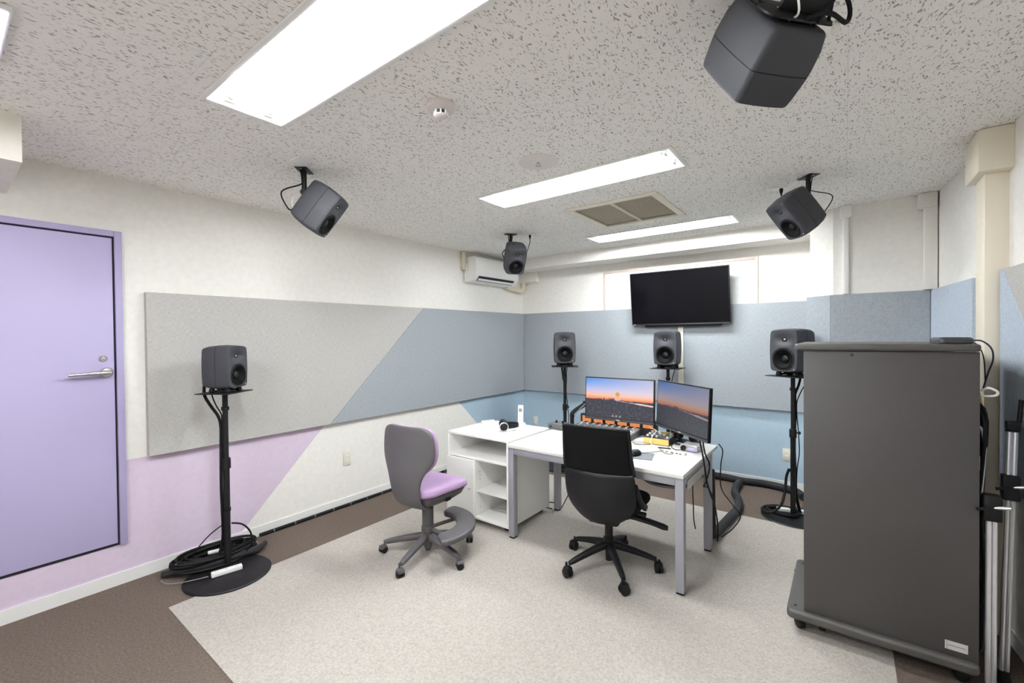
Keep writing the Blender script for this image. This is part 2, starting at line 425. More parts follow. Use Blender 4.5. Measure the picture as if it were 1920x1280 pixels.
# door in the left wall
dr = struct('door_1', loc=(XL, 0.3, 0.25))
def ybox(bm, y0, y1, z0, z1, t, bev=0.002): return box(bm, (XL-0.002, y0, z0), (XL+t, y1, z1), bev)
DY0, DY1, DZ0, DZ1 = -0.24, 0.737, 0.255, 2.215
bm = B(); ybox(bm, DY1-0.036, DY1, DZ0, DZ1, 0.022); ybox(bm, DY0, DY0+0.036, DZ0, DZ1, 0.022); ybox(bm, DY0+0.036, DY1-0.036, DZ1-0.036, DZ1, 0.022)
obj('door_frame', bm, mat('door_frame_lavender', (170, 161, 199), 0.45), dr)
bm = B(); ybox(bm, DY0+0.036, DY1-0.036, DZ0-0.004, DZ1-0.036, 0.003, 0); obj('door_gap', bm, mat('door_gap_dark', (30, 26, 40), 0.8), dr)
bm = B(); ybox(bm, DY0+0.044, DY1-0.046, DZ0+0.014, DZ1-0.046, 0.012, 0.002); leaf = obj('door_leaf', bm, DOORP, dr)
hy, hz = 0.655, 1.338
bm = B(); lathe(bm, [(0.030, 0), (0.030, 0.006), (0.026, 0.010), (0.014, 0.012), (0.0125, 0.05), (0, 0.05)], 28, T(XL+0.012, hy, hz) @ RY(90)); obj('handle_rose', bm, STEEL, dr)
bm = B(); pts = [(XL+0.055, hy+0.012, hz), (XL+0.058, hy-0.02, hz+0.001), (XL+0.06, hy-0.07, hz), (XL+0.06, hy-0.175, hz-0.004)]
tube(bm, spline(pts, 5), [0.013]*6+[0.012]*5+[0.0095]*5, 12); obj('lever_handle', bm, STEEL, dr)
bm = B(); lathe(bm, [(0.018, 0), (0.018, 0.005), (0.014, 0.009), (0, 0.009)], 24, T(XL+0.012, 0.640, 1.425) @ RY(90)); lk = obj('lock', bm, STEEL, dr)
bm = B(); box(bm, (XL+0.018, 0.637, 1.418), (XL+0.026, 0.643, 1.432), 0.002); obj('thumb_turn', bm, STEEL, lk)

# ------------------------------------------------------------------ acoustic panels
TH = 0.05
def panel(name, label, loc, sections, vec, group=None):
    t = thing(name, label, 'acoustic panel', loc, group=group)
    for pts, m in sections:
        o = finish('fabric_section', prism(B(), pts, vec), m, t)
        bv = o.modifiers.new('bev', 'BEVEL'); bv.width = 0.003; bv.segments = 2; bv.limit_method = 'ANGLE'
    return t
XF = XL + TH
def s2(y): return 0.979*(y-2.105) + 0.782   # diagonal seam
panel('acoustic_panel', 'long fabric acoustic panel beside the lavender door, light grey meeting blue grey on a diagonal', (XL, 2.9, ZB),
      [([(XL+0.001, 0.845, ZB), (XL+0.001, 2.102, ZB), (XL+0.001, 3.19, ZT), (XL+0.001, 0.845, ZT)], FGREY),
       ([(XL+0.001, 2.104, ZB), (XL+0.001, 5.03, ZB), (XL+0.001, 5.03, ZT), (XL+0.001, 3.192, ZT)], FBLUE)], (TH-0.001, 0, 0))
panel('acoustic_panel', 'wide blue grey fabric acoustic panel below the wall television', (-1.9, YB, ZB),
      [([(XF, YB-0.001, ZB), (-0.245, YB-0.001, ZB), (-0.245, YB-0.001, ZT), (XF, YB-0.001, ZT)], FBLUE)], (0, -TH+0.001, 0))
cn = Vector((-0.135, -0.163, 0)).normalized()
a1 = Vector((-0.238, 4.575, 0)); a2 = Vector((-0.075, YJ, 0)); ct = (a2-a1).normalized()
def up(p, z): return (p[0], p[1], z)
pa, pb = a1 - ct*0.004, a2 + ct*0.004
panel('acoustic_panel', 'narrow blue grey fabric panel on the chamfered wall corner', up(pa, ZB),
      [([up(pa+cn*0.001, ZB), up(pb+cn*0.001, ZB), up(pb+cn*0.001, ZT), up(pa+cn*0.001, ZT)], FBLUE)], cn*0.034)
panel('acoustic_panel', 'blue grey fabric panel behind the equipment rack, facing it', (0.2, YJ, ZB),
      [([(-0.09, YJ-0.001, ZB), (0.4985, YJ-0.001, ZB), (0.4985, YJ-0.001, ZT), (-0.09, YJ-0.001, ZT)], FBLUE)], (0, -0.036, 0))
rn = Vector((-1, -0.097, 0)).normalized()
def rp(y, z, off=0.0): return Vector((xr(y), y, z)) + rn*off
panel('acoustic_panel', 'pale blue fabric panel between the room corner and the large beige pipe cover', rp(4.0, ZB),
      [([rp(4.436, ZB, .001), rp(3.60, ZB, .001), rp(3.60, ZT, .001), rp(4.436, ZT, .001)], FPALE)], rn*0.036)
panel('acoustic_panel', 'pale blue fabric panel with a light grey field beside the beige pipe cover', rp(2.6, ZB),
      [([rp(3.225, ZB, .001), rp(1.90, ZB, .001), rp(2.22, ZB, .001), rp(3.24, ZT, .001), rp(3.225, ZT, .001)][:1] + [rp(2.30, ZB, .001), rp(3.19, ZT, .001), rp(3.225, ZT, .001)], FPALE),
       ([rp(2.298, ZB, .001), rp(1.2, ZB, .001), rp(1.2, ZT, .001), rp(3.188, ZT, .001)], FGREY)], rn*0.036)

# ------------------------------------------------------------------ pipe covers
def pipe_cover(label, x0, x1, y0, y1, zcap, grow, m, zb=0.0):
    t = thing('pipe_cover', label, 'pipe cover', ((x0+x1)/2, (y0+y1)/2, zb))
    bm = B(); box(bm, (x0, y0, zb), (x1, y1, ZC-0.02), 0.006); obj('duct', bm, m, t)
    bm = B(); box(bm, (x0-grow[0], y0-grow[1], zcap), (x1+grow[2], y1+grow[3], ZC-0.001), 0.012); obj('ceiling_collar', bm, m, t)
    return t
pipe_cover('large beige square pipe cover with a wide collar under the ceiling', 0.565, 0.66, 3.235, 3.42, 2.335, (0.035, 0.06, 0.0, 0.05), mat('pipe_cream', (232, 224, 206), 0.5))
pipe_cover('slim white pipe cover beside the chamfered wall corner', -0.012, 0.026, 4.40, 4.438, 2.45, (0.02, 0.012, 0.02, 0.0), PLASW, ZT+0.002)
pipe_cover('white pipe cover filling the room corner above the rack', 0.462, 0.534, 4.375, 4.438, 2.44, (0.035, 0.015, 0.0, 0.0), mat('pipe_white', (232, 230, 224), 0.5), ZT+0.002)

# ------------------------------------------------------------------ ceiling lamps
def ceiling_lamp(y0, y1, label):
    x0, x1 = LAMPX; cx, cy = (x0+x1)/2, (y0+y1)/2; w = y1-y0; L = x1-x0
    t = thing('ceiling_light', label, 'ceiling light', (cx, cy, ZC), group='recessed twin tube ceiling lights')
    bm = B(); f = 0.022
    for a, b, c_, d in ((x0, x1, y0, y0+f), (x0, x1, y1-f, y1), (x0, x0+f, y0+f, y1-f), (x1-f, x1, y0+f, y1-f)):
        box(bm, (a, c_, ZC-0.010), (b, d, ZC-0.0005), 0.003)
    obj('trim_frame', bm, PLASW, t)
    bm = B(); zt = ZC+0.065; i = 0.021; k = 0.05
    lo = [(x0+i, y0+i, ZC), (x1-i, y0+i, ZC), (x1-i, y1-i, ZC), (x0+i, y1-i, ZC)]
    hi = [(x0+i+0.03, y0+i+k, zt), (x1-i-0.03, y0+i+k, zt), (x1-i-0.03, y1-i-k, zt), (x0+i+0.03, y1-i-k, zt)]
    a = [bm.verts.new(p) for p in lo]; b = [bm.verts.new(p) for p in hi]
    for q in range(4): bm.faces.new((a[q], a[(q+1) % 4], b[(q+1) % 4], b[q]))
    bm.faces.new(b); rf = obj('reflector', bm, LAMPW, t, smooth=0)
    sd = rf.modifiers.new('solid', 'SOLIDIFY'); sd.thickness = 0.002; sd.offset = 1
    for s in (-1, 1):
        yy = cy + s*w*0.22; zz = ZC+0.017
        tb = obj('tube', tube(B(), [(x0+0.075, yy, zz), (x1-0.075, yy, zz)], 0.0155, 16), TUBE, t)
        for e, xx in ((1, x0+0.06), (-1, x1-0.06)):
            bm = B(); box(bm, (xx-0.008, yy-0.022, ZC-0.008), (xx+0.008, yy+0.022, zt-0.004), 0.004)
            lathe(bm, [(0.0175, 0), (0.0175, 0.02), (0.012, 0.02)], 16, T(xx+e*0.008, yy, zz) @ RY(90*e))
            obj('lampholder', bm, PLASW, t)
    return t
ceiling_lamp(*LAMPY[0], 'twin tube ceiling light between the smoke detector and the lavender door')
ceiling_lamp(*LAMPY[1], 'twin tube ceiling light between the round ceiling plate and the air vent')
ceiling_lamp(*LAMPY[2], 'twin tube ceiling light between the air vent and the back wall beam')
ceiling_lamp(*LAMPY[3], 'twin tube ceiling light next to the wall without panels')
t = thing('ceiling_light', 'small square ceiling light next to the short left wall beam', 'ceiling light', (-2.28, -0.08, ZC))
bm = B(); box(bm, (-2.46, -0.28, ZC-0.02), (-2.005, 0.168, ZC-0.0005), 0.006); obj('housing', bm, PLASW, t)
bm = B(); box(bm, (-2.45, -0.27, ZC-0.026), (-2.012, 0.160, ZC-0.0202), 0.002); obj('diffuser', bm, mat('diffuser_cool', (225, 225, 250), 0.5, emit=(225, 225, 255), estr=3.0), t)

# ------------------------------------------------------------------ vent, smoke detector, round plate
t = thing('ceiling_vent', 'square beige air conditioning grille between two ceiling lights', 'air vent', ((VENT[0]+VENT[1])/2, (VENT[2]+VENT[3])/2, ZC))
x0, x1, y0, y1 = VENT; VB = mat('vent_beige', (236, 229, 213), 0.5)
bm = B(); f = 0.05
for a, b, c_, d in ((x0, x1, y0, y0+f), (x0, x1, y1-f, y1), (x0, x0+f, y0+f, y1-f), (x1-f, x1, y0+f, y1-f)):
    box(bm, (a, c_, ZC-0.016), (b, d, ZC-0.0005), 0.005)
obj('frame', bm, VB, t)
bm = B(); box(bm, (x0+0.031, y0+0.031, ZC+0.022), (x1-0.031, y1-0.031, ZC+0.03)); obj('backing', bm, mat('vent_filter', (150, 140, 124), 0.9, var=0.15, vscale=200), t)
bm = B(); box(bm, ((x0+x1)/2-0.006, y0+f, ZC-0.013), ((x0+x1)/2+0.006, y1-f, ZC+0.004), 0.002); obj('divider', bm, VB, t)
yy = y0+f+0.02; n = 0
sl = None
while yy < y1-f-0.012:
    for (a, b) in ((x0+f, (x0+x1)/2-0.006), ((x0+x1)/2+0.006, x1-f)):
        bm = B(); box(bm, (-(b-a)/2, -0.0095, -0.0015), ((b-a)/2, 0.0095, 0.0015))
        if sl is None:
            sl = bpy.data.meshes.new('slat'); bm.to_mesh(sl); sl.materials.append(VB)
        bm.free(); o = bpy.data.objects.new('slat', sl); C.objects.link(o); o.parent = t
        o.location = Vector(((a+b)/2, yy, ZC+0.004)) - t.location; o.rotation_euler = (R(14), 0, 0)
    yy += 0.030
t = thing('smoke_detector', 'white dome smoke detector next to the large ceiling light', 'smoke detector', (-1.405, 1.36, ZC))
bm = B(); lathe(bm, [(0.062, -0.0005), (0.064, -0.012), (0.058, -0.024), (0.04, -0.030), (0, -0.030)], 36, T(*t.location)); obj('base', bm, mat('detector_white', (222, 214, 212), 0.5), t)
bm = B(); lathe(bm, [(0.026, -0.0302), (0.026, -0.046), (0, -0.046)], 24, T(*t.location)); obj('chamber', bm, mat('dark_slot', (60, 58, 60), 0.7), t)
bm = B(); lathe(bm, [(0.030, -0.046), (0.031, -0.050), (0.024, -0.055), (0, -0.056)], 24, T(*t.location)); obj('cap', bm, mat('detector_white', (222, 214, 212), 0.5), t)
bm = B()
for k in range(8):
    a = 2*PI*k/8; box(bm, (-0.003, -0.003, -0.048), (0.003, 0.003, -0.029), M=T(*t.location) @ RZ(math.degrees(a)) @ T(0.029, 0, 0))
obj('rib', bm, PLASW, t)
t = thing('ceiling_plate', 'flat round white ceiling plate with a small hook', 'ceiling plate', (-1.42, 2.15, ZC))
bm = B(); lathe(bm, [(0.118, -0.0005), (0.118, -0.004), (0.114, -0.006), (0, -0.006)], 48, T(*t.location)); obj('disc', bm, mat('plate_white', (230, 225, 220), 0.6), t)
bm = B(); q = t.location
tube(bm, spline([q+Vector((0, 0, -0.006)), q+Vector((0.0, 0.0, -0.014)), q+Vector((0.013, 0.009, -0.026)), q+Vector((-0.013, -0.009, -0.026)), q+Vector((0, 0, -0.012))], 6), 0.0022, 6)
lathe(bm, [(0.010, -0.006), (0.007, -0.011), (0, -0.011)], 16, T(*q)); obj('hook', bm, STEEL, t)

# ------------------------------------------------------------------ loudspeakers
SW, SH, SD = 0.256, 0.366, 0.245
def spk_ring(sx, sz, y):
    a, b, rc = sx*SW/2, sz*SH/2, 0.020; pts = []
    for (cx, cz, a0, nx, nz) in ((1, 1, 0, -1, 0), (-1, 1, 90, 0, -1), (-1, -1, 180, 1, 0), (1, -1, 270, 0, 1)):
        for k in range(6):
            q = R(a0+90*k/5); pts.append((cx*(a-rc)+rc*math.cos(q), cz*(b-rc)+rc*math.sin(q)))
        ln = 2*(a-rc) if nx else 2*(b-rc); x0, z0 = pts[-1]
        for k in range(1, 10): pts.append((x0+nx*ln*k/10, z0+nz*ln*k/10))
    return [Vector((x*(1-0.075*(z/b)**2), y, SH/2 + z*(1-0.055*(x/a)**2))) for x, z in pts]
ZW, RW, ZTW = SH*0.315, 0.093, SH*0.745
def make_speaker(iso):
    t = thing('loudspeaker', 'x', 'loudspeaker', (0, 0, 0), group='grey two way loudspeakers')
    f0 = -SD/2
    bm = B()   # front half with dished baffle
    st = [(1.0, 1.0, -0.013), (0.995, 0.997, -0.03), (0.965, 0.978, f0+0.03), (0.945, 0.965, f0+0.012), (0.925, 0.95, f0+0.003), (0.905, 0.937, f0)]
    V = loft(bm, [spk_ring(*s) for s in st], True, False)
    last = V[-1]; base = spk_ring(0.905, 0.937, f0)
    cen = Vector((0, f0, SH/2)); NR = 26
    for k in range(1, NR+1):
        s = 1-k/NR
        def disp(p):
            d = 0.0
            dx, dz = p.x, p.z-ZTW
            d += 0.022*math.exp(-((dx/0.066)**2+(dz/0.040)**2))
            rr = math.hypot(p.x, p.z-ZW)
            if rr < RW-0.004: d = 0.034
            return d
        if k == NR:
            c0 = bm.verts.new(cen + Vector((0, disp(cen), 0)))
            for j in range(len(last)): bm.faces.new((last[j], last[(j+1) % len(last)], c0))
        else:
            ring = []
            for p in base:
                q = cen + (p-cen)*s; ring.append(bm.verts.new(q + Vector((0, disp(q), 0))))
            for j in range(len(ring)): bm.faces.new((last[j], last[(j+1) % len(ring)], ring[(j+1) % len(ring)], ring[j]))
            last = ring
    fs = obj('front_shell', bm, SPKG, t, local=True, smooth=40)
    bm = B(); st = [(0.985, 0.988, -0.0135), (0.985, 0.988, -0.0085)]; loft(bm, [spk_ring(*s) for s in st]); obj('seam', bm, BLACKP, t, local=True)
    bm = B(); st = [(1.0, 1.0, -0.009), (0.995, 0.998, 0.01), (0.95, 0.97, 0.07), (0.885, 0.92, SD/2-0.018), (0.85, 0.895, SD/2-0.005), (0.80, 0.85, SD/2)]
    loft(bm, [spk_ring(*s) for s in st]); rs = obj('rear_shell', bm, SPKG, t, local=True, smooth=40)
    bm = B(); box(bm, (-0.075, SD/2-0.004, 0.07), (0.075, SD/2+0.003, SH-0.08), 0.003); obj('amplifier_plate', bm, BLACKP, rs, local=True)
    MW = T(0, f0, ZW) @ RX(90)
    bm = B(); lathe(bm, [(RW-0.006, -0.004), (RW, 0.0), (RW+0.001, 0.003), (RW-0.003, 0.005), (RW-0.010, 0.004)], 48, MW, cap=False)
    wf = obj('woofer', bm, BLACKP, t, local=True)
    bm = B(); lathe(bm, [(RW-0.010, 0.003), (RW-0.018, 0.005), (RW-0.026, -0.001), (0.032, -0.026), (0.028, -0.026)], 48, MW, cap=False); obj('cone', bm, CONE, wf, local=True)
    bm = B(); lathe(bm, [(0.033, -0.027), (0.030, -0.018), (0.020, -0.012), (0.010, -0.010), (0, -0.0095)], 32, MW, cap=False); obj('dust_cap', bm, CAP, wf, local=True)
    MT = T(0, f0+0.020, ZTW) @ RX(90)
    bm = B(); lathe(bm, [(0.022, -0.003), (0.022, 0.003), (0.016, 0.002), (0.0145, -0.001)], 32, MT, cap=False); tw = obj('tweeter', bm, BLACKP, t, local=True)
    bm = B(); lathe(bm, [(0.0145, -0.001), (0.012, 0.004), (0.006, 0.007), (0, 0.008)], 24, MT, cap=False); obj('dome', bm, mat('tweeter_metal', (120, 122, 126), 0.2, 0.9), tw, local=True)
    bm = B(); lathe(bm, [(0.0022, 0), (0.0022, 0.002), (0, 0.0025)], 12, T(0.088, f0, 0.034) @ RX(90)); obj('power_led', bm, LEDW, t, local=True)
    bm = B(); box(bm, (-0.022, f0-0.0012, 0.0175), (0.022, f0+0.001, 0.0215), 0.0006); obj('name_plate', bm, mat('logo_grey', (96, 96, 100), 0.5), t, local=True)
    if iso:
        bm = B()
        for sx in (-1, 1):
            for yy in (-0.075, 0.06):
                lathe(bm, [(0.020, -0.028), (0.023, -0.02), (0.022, -0.008), (0.014, 0.012)], 16, T(sx*0.07, yy, 0))
            box(bm, (sx*0.07-0.010, -0.08, -0.022), (sx*0.07+0.010, 0.07, -0.008), 0.004)
        box(bm, (-0.07, -0.02, -0.018), (0.07, 0.02, 0.006), 0.004)
        obj('rubber_stand', bm, BLACKP, t, local=True)
    return t
def aim(pos, target, lim=None):
    d = (Vector(target)-Vector(pos)); h = math.hypot(d.x, d.y)
    return (math.atan2(-d.z, h), 0, math.atan2(d.x, -d.y))
def stand_speaker(proto, x, y, zplate, yawd, label):
    loc = (x, y, zplate+0.0285)
    if not proto.get('used'):
        proto['used'] = 1; proto.location = loc; proto.rotation_euler = (0, 0, R(yawd)); proto['label'] = label; del proto['used']
        return proto
    return dup(proto, loc, (0, 0, R(yawd)), label)
def yaw_to(x, y): return math.degrees(math.atan2(CEN.x-x, -(CEN.y-y)))

STANDS = []
def speaker_stand(label, x, y, yawd, boff, zpl, cab_side, ps=1.0):
    """round base, telescopic pole, top plate; the pole stands at (x, y)"""
    t = thing('speaker_stand', label, 'speaker stand', (x, y, 0), group='black round base speaker stands')
    bm = B(); lathe(bm, [(0.245, 0.0), (0.245, 0.006), (0.238, 0.012), (0, 0.016)], 56, T(x+boff[0], y+boff[1], 0.0045 if ps < 1 else 0.0005)); obj('base_disc', bm, BLACK, t)
    bm = B(); tube(bm, [(x, y, 0.012), (x, y, 0.70)], 0.0195, 18); obj('lower_pole', bm, BLACK, t)
    bm = B(); tube(bm, [(x, y, 0.66), (x, y, zpl-0.004)], 0.0165, 18); obj('upper_pole', bm, BLACK, t)
    bm = B(); lathe(bm, [(0.020, 0), (0.027, 0.004), (0.027, 0.07), (0.020, 0.076)], 20, T(x, y, 0.665)); co = obj('collar', bm, BLACKP, t)
    bm = B(); tube(bm, [(x+0.02*cab_side, y, 0.71), (x+0.045*cab_side, y-0.006, 0.712)], 0.007, 10)
    lathe(bm, [(0.012, -0.004), (0.014, 0.004), (0.010, 0.012)], 10, T(x+0.043*cab_side, y-0.006, 0.712) @ RY(90*cab_side)); obj('clamp_knob', bm, BLACKP, co)
    Mp = T(x, y, zpl) @ RZ(yawd)
    bm = B(); box(bm, (-0.15*ps, -0.14*ps, -0.006), (0.15*ps, 0.14*ps, 0.0), 0.0015, M=Mp); obj('top_plate', bm, BLACK, t)
    bm = B(); lathe(bm, [(0.017, -0.02), (0.04, -0.006)], 18, T(x, y, zpl)); obj('plate_socket', bm, BLACK, t)
    for zz in (1.06, 0.38):
        bm = B(); lathe(bm, [(0.0205, 0), (0.0235, 0.002), (0.0235, 0.022), (0.0205, 0.024)], 18, T(x, y, zz)); obj('strap', bm, RUBBER, t)
    # cables from the back of the plate down the pole
    side = (Mp.to_3x3() @ Vector((0.25*cab_side, 1, 0))).normalized(); e0 = Vector((side.y, -side.x, 0))
    for (dx, rr, off) in ((-0.03, 0.010, -0.004), (0.035, 0.0045, 0.012)):
        p = Mp @ Vector((dx, 0.145*ps, 0.0)); P0 = Vector((x, y, 0)); q = P0 + side*0.027 + e0*off
        m1 = P0 + (p-Vector((0, 0, p.z))-P0)*0.72; m2 = P0 + (p-Vector((0, 0, p.z))-P0)*0.35 + e0*off
        Z = lambda v, z: Vector((v.x, v.y, z))
        cable('cable', [Z(p, zpl+0.05), Z(p, zpl-0.02), Z(m1, zpl-0.09), Z(m2, zpl-0.16), Z(q, 0.96), Z(q, 0.85), Z(q+e0*off*1.2, 0.72), Z(q+e0*off*2, 0.55), Z(q, 0.39), Z(q, 0.2), Z(q+side*0.04, 0.03)], rr, RUBBER, t, 5)
    STANDS.append(t); return t
ZPL = 1.185
proto = make_speaker(True)
SP = [('left', -2.60, 4.45, yaw_to(-2.60, 4.45), (0.0, 0.0), 1, 'black speaker stand in the back corner beside the desk', 'loudspeaker on the stand in the back corner, facing the desk'),
      ('centre', -1.49, 4.70, yaw_to(-1.49, 4.70), (0.0, -0.03), 1, 'black speaker stand under the wall television', 'loudspeaker on the stand under the wall television'),
      ('right', -0.345, 4.34, yaw_to(-0.345, 4.34), (0.01, -0.01), 1, 'black speaker stand half hidden behind the equipment rack', 'loudspeaker on the stand half hidden behind the equipment rack'),
      ('side', -3.316, 1.188, yaw_to(-3.316, 1.188), (0.115, -0.038), -1, 'black speaker stand before the light grey panel near the door', 'loudspeaker on the stand before the light grey panel near the door')]
first = True
for nm, x, y, yd, bo, cs, l1, l2 in SP:
    small = nm == 'side'
    speaker_stand(l1, x, y, yd, bo, ZPL, cs, 0.82 if small else 1.0)
    if first:
        proto.location = (x, y, ZPL+0.0285); proto.rotation_euler = (0, 0, R(yd)); proto['label'] = l2; first = False
    else:
        n_ = dup(proto, (x, y, ZPL+(0.0225 if small else 0.0285)), (0, 0, R(yd)), l2)
        if small:
            n_.scale = (0.79, 0.79, 0.79)
            cable('signal_cable', [(0.03, SD/2, 0.15), (0.03, SD/2+0.035, 0.13), (0.03, SD/2+0.045, 0.08), (0.03, SD/2+0.02, 0.02), (0.03, SD/2+0.01, -0.02)], 0.004, PLASW, n_, 6, True)

# ceiling speakers with their brackets
KS = 0.77
proto2 = make_speaker(False); proto2.scale = (KS, KS, KS)
HG = [((-2.60, 1.377), (-2.55, 1.445, 2.325), 'loudspeaker hung from the ceiling between the lavender door and the long wall panel', 'ceiling bracket of the loudspeaker above the long wall panel'),
      ((-2.65, 3.50), (-2.558, 3.44, 2.298), 'loudspeaker hung from the ceiling in front of the air conditioner', 'ceiling bracket of the loudspeaker in front of the air conditioner'),
      ((-0.188, 3.441), (-0.25, 3.39, 2.316), 'loudspeaker hung from the ceiling above the equipment rack', 'ceiling bracket of the loudspeaker above the equipment rack'),
      ((-0.10, 1.40), (-0.195, 1.468, 2.358), 'loudspeaker hung from the ceiling, turned away with cables and a tag on its back', 'ceiling bracket with a wide back plate, cables and a white tag')]
for i, ((mx, my), cpos, lab, lab2) in enumerate(HG):
    cpos = Vector(cpos); rot = aim(cpos, CEN)
    from mathutils import Euler
    Rm = Euler(rot).to_matrix().to_4x4()
    org = cpos - (Rm @ Vector((0, 0, SH/2*KS)))
    if i == 0:
        proto2.location = org; proto2.rotation_euler = rot; proto2['label'] = lab; proto2['group'] = 'hanging grey loudspeakers'
    else: dup(proto2, org, rot, lab, 'hanging grey loudspeakers')
    Ms = T(*org) @ Rm @ Matrix.Scale(KS, 4)
    t = thing('ceiling_bracket', lab2, 'speaker bracket', (mx, my, ZC), group='ceiling speaker brackets')
    bm = B(); box(bm, (-0.06, -0.035, -0.005), (0.06, 0.035, -0.0005), 0.002, M=T(mx, my, ZC) @ RZ(math.degrees(rot[2]))); pl = obj('ceiling_plate', bm, BLACK, t)
    bm = B()
    for s in (-1, 1): lathe(bm, [(0.006, -0.0052), (0.006, -0.008), (0, -0.009)], 10, T(mx, my, ZC) @ RZ(math.degrees(rot[2])) @ T(0.045*s, 0, 0))
    obj('bolt', bm, STEEL, pl)
    back = Ms @ Vector((0, SD/2+0.003, SH*0.55)); kn = Vector((mx, my, back.z+0.02)) if (back-Vector((mx, my, back.z))).length < 0.2 else back
    kn.z = min(kn.z, ZC-0.08)
    bm = B(); tube(bm, [(mx, my, ZC-0.004), (mx, my, kn.z)], 0.0145, 14); obj('rod', bm, BLACK, t)
    bm = B(); tube(bm, [kn, back], 0.014, 12)
    lathe(bm, [(0.018, -0.02), (0.018, 0.02)], 14, T(*kn) @ RZ(math.degrees(rot[2])) @ RY(90)); obj('joint', bm, BLACKP, t)
    bm = B(); box(bm, (-0.05, SD/2+0.003, SH*0.30), (0.05, SD/2+0.012, SH*0.75), 0.003, M=Ms); obj('back_plate', bm, BLACK, t)
    if i == 3:
        bm = B(); prism(bm, [(x_, SD/2+0.016, 0.105+z_) for x_, z_ in rrect(0.27, 0.13, 0.05, 6)], (0, 0.006, 0)); bm.transform(Ms); wp = obj('wide_plate', bm, BLACK, t)
        bm = B()
        for x_ in (-0.09, -0.03, 0.05): lathe(bm, [(0.008, 0), (0.008, 0.003), (0, 0.004)], 12, Ms @ T(x_, SD/2+0.022, 0.14) @ RX(-90))
        obj('bolt', bm, STEEL, wp)
        bm = B(); box(bm, (-0.12, SD/2+0.022, 0.12), (0.06, SD/2+0.07, 0.13), 0.003, M=Ms); obj('support_arm', bm, BLACK, t)
        e_ = Ms @ Vector((-0.125, SD/2+0.02, 0.07)); up_ = Vector((0, 0, 1))
        cable('cable', [Ms @ Vector((0.0, SD/2+0.02, 0.05)), Ms @ Vector((-0.07, SD/2+0.05, 0.045)), e_ + Vector((0.03, 0.02, 0.0)), e_ + Vector((0.035, 0.025, 0.05)), e_ + Vector((0.0, 0.0, 0.13)), Vector((mx+0.03, my, ZC-0.01))], 0.006, RUBBER, t, 8)
        cable('cable', [e_ + Vector((-0.01, 0, 0.0)), e_ + Vector((0.0, -0.005, 0.05)), e_ + Vector((0.01, 0.0, 0.12)), Vector((mx+0.07, my, ZC-0.01))], 0.005, RUBBER, t, 8)
        bm = B(); prism(bm, [(x_, 0, z_) for x_, z_ in rrect(0.022, 0.04, 0.009, 5)], (0, 0.001, 0)); bm.transform(T(e_.x+0.008, e_.y-0.01, e_.z-0.022) @ RZ(37) @ RY(8)); obj('tag', bm, mat('tag_white', (220, 218, 212), 0.6), t)
    # power and signal cables
    p0 = Ms @ Vector((-0.05, SD/2+0.01, 0.06)); p1 = Ms @ Vector((0.04, SD/2+0.01, 0.07)); outv = (Ms.to_3x3() @ Vector((0, 1, 0)))
    sv = Ms.to_3x3() @ Vector((1, 0, 0))
    for (p, s, rr, m_) in ((p0, -1, 0.0045, RUBBER), (p1, 1, 0.003, PLASW if i in (0, 3) else RUBBER)):
        cable('cable', [p, p+outv*0.05+Vector((0, 0, -0.02)), p+outv*0.085+sv*s*0.05+Vector((0, 0, 0.05)), Vector((mx, my, kn.z+0.03))+sv*s*0.02+outv*0.03, Vector((mx, my, kn.z+0.06))+sv*s*0.017+outv*0.012, Vector((mx, my, ZC-0.01))+sv*s*0.03+outv*0.02], rr, m_, t, 6)
# ceiling sockets beside the brackets
def ceiling_socket(label, x, y, w, d, rz, plugs=()):
    t = thing('ceiling_socket', label, 'socket', (x, y, ZC), (0, 0, R(rz)))
    bm = B(); box(bm, (-w/2, -d/2, -0.008), (w/2, d/2, -0.0005), 0.002); obj('plate', bm, PLASW, t, local=True)
    for (px, dz) in plugs:
        bm = B(); lathe(bm, [(0.011, -0.0085), (0.012, -0.025), (0.006, -0.045), (0.0045, -0.05)], 12, T(px, 0, 0)); obj('plug', bm, BLACKP, t, local=True)
        cable('cable', [(px, 0, -0.048), (px, 0.0, -0.08), (px-0.02, 0.03, -0.11), (px-0.05, 0.06, dz)], 0.004, RUBBER, t, 6, True)
    return t
ceiling_socket('white ceiling socket plate beside the bracket above the long wall panel', -2.46, 1.285, 0.12, 0.075, 0)
ceiling_socket('white ceiling socket with a black plug above the equipment rack', -0.37, 3.57, 0.12, 0.06, 20, ((0.02, -0.16),))
ceiling_socket('ceiling socket with a black plug beside the air conditioner', -2.50, 3.62, 0.08, 0.05, 20, ((0.0, -0.17),))

# ------------------------------------------------------------------ air conditioner on the left wall
AY0, AY1 = 3.87, 4.70
t = thing('air_conditioner', 'white wall air conditioner with a dark outlet slot near the ceiling', 'air conditioner', (XL, (AY0+AY1)/2, 2.18))
prof = [(0, 2.185), (0.09, 2.185), (0.15, 2.205), (0.19, 2.25), (0.205, 2.29), (0.207, 2.44), (0.195, 2.475), (0.15, 2.485), (0, 2.485)]
bm = B(); prism(bm, [(XL+0.001+px, AY0, pz) for px, pz in prof], (0, AY1-AY0, 0)); o = obj('casing', bm, PLASW, t)
bv = o.modifiers.new('bev', 'BEVEL'); bv.width = 0.012; bv.segments = 3; bv.limit_method = 'ANGLE'; bv.angle_limit = R(50)
bm = B(); prism(bm, [(XL+0.207, AY0+0.03, 2.30), (XL+0.2105, AY0+0.03, 2.30), (XL+0.2105, AY0+0.03, 2.44), (XL+0.207, AY0+0.03, 2.44)], (0, AY1-AY0-0.06, 0)); obj('front_panel', bm, PLASW, t)
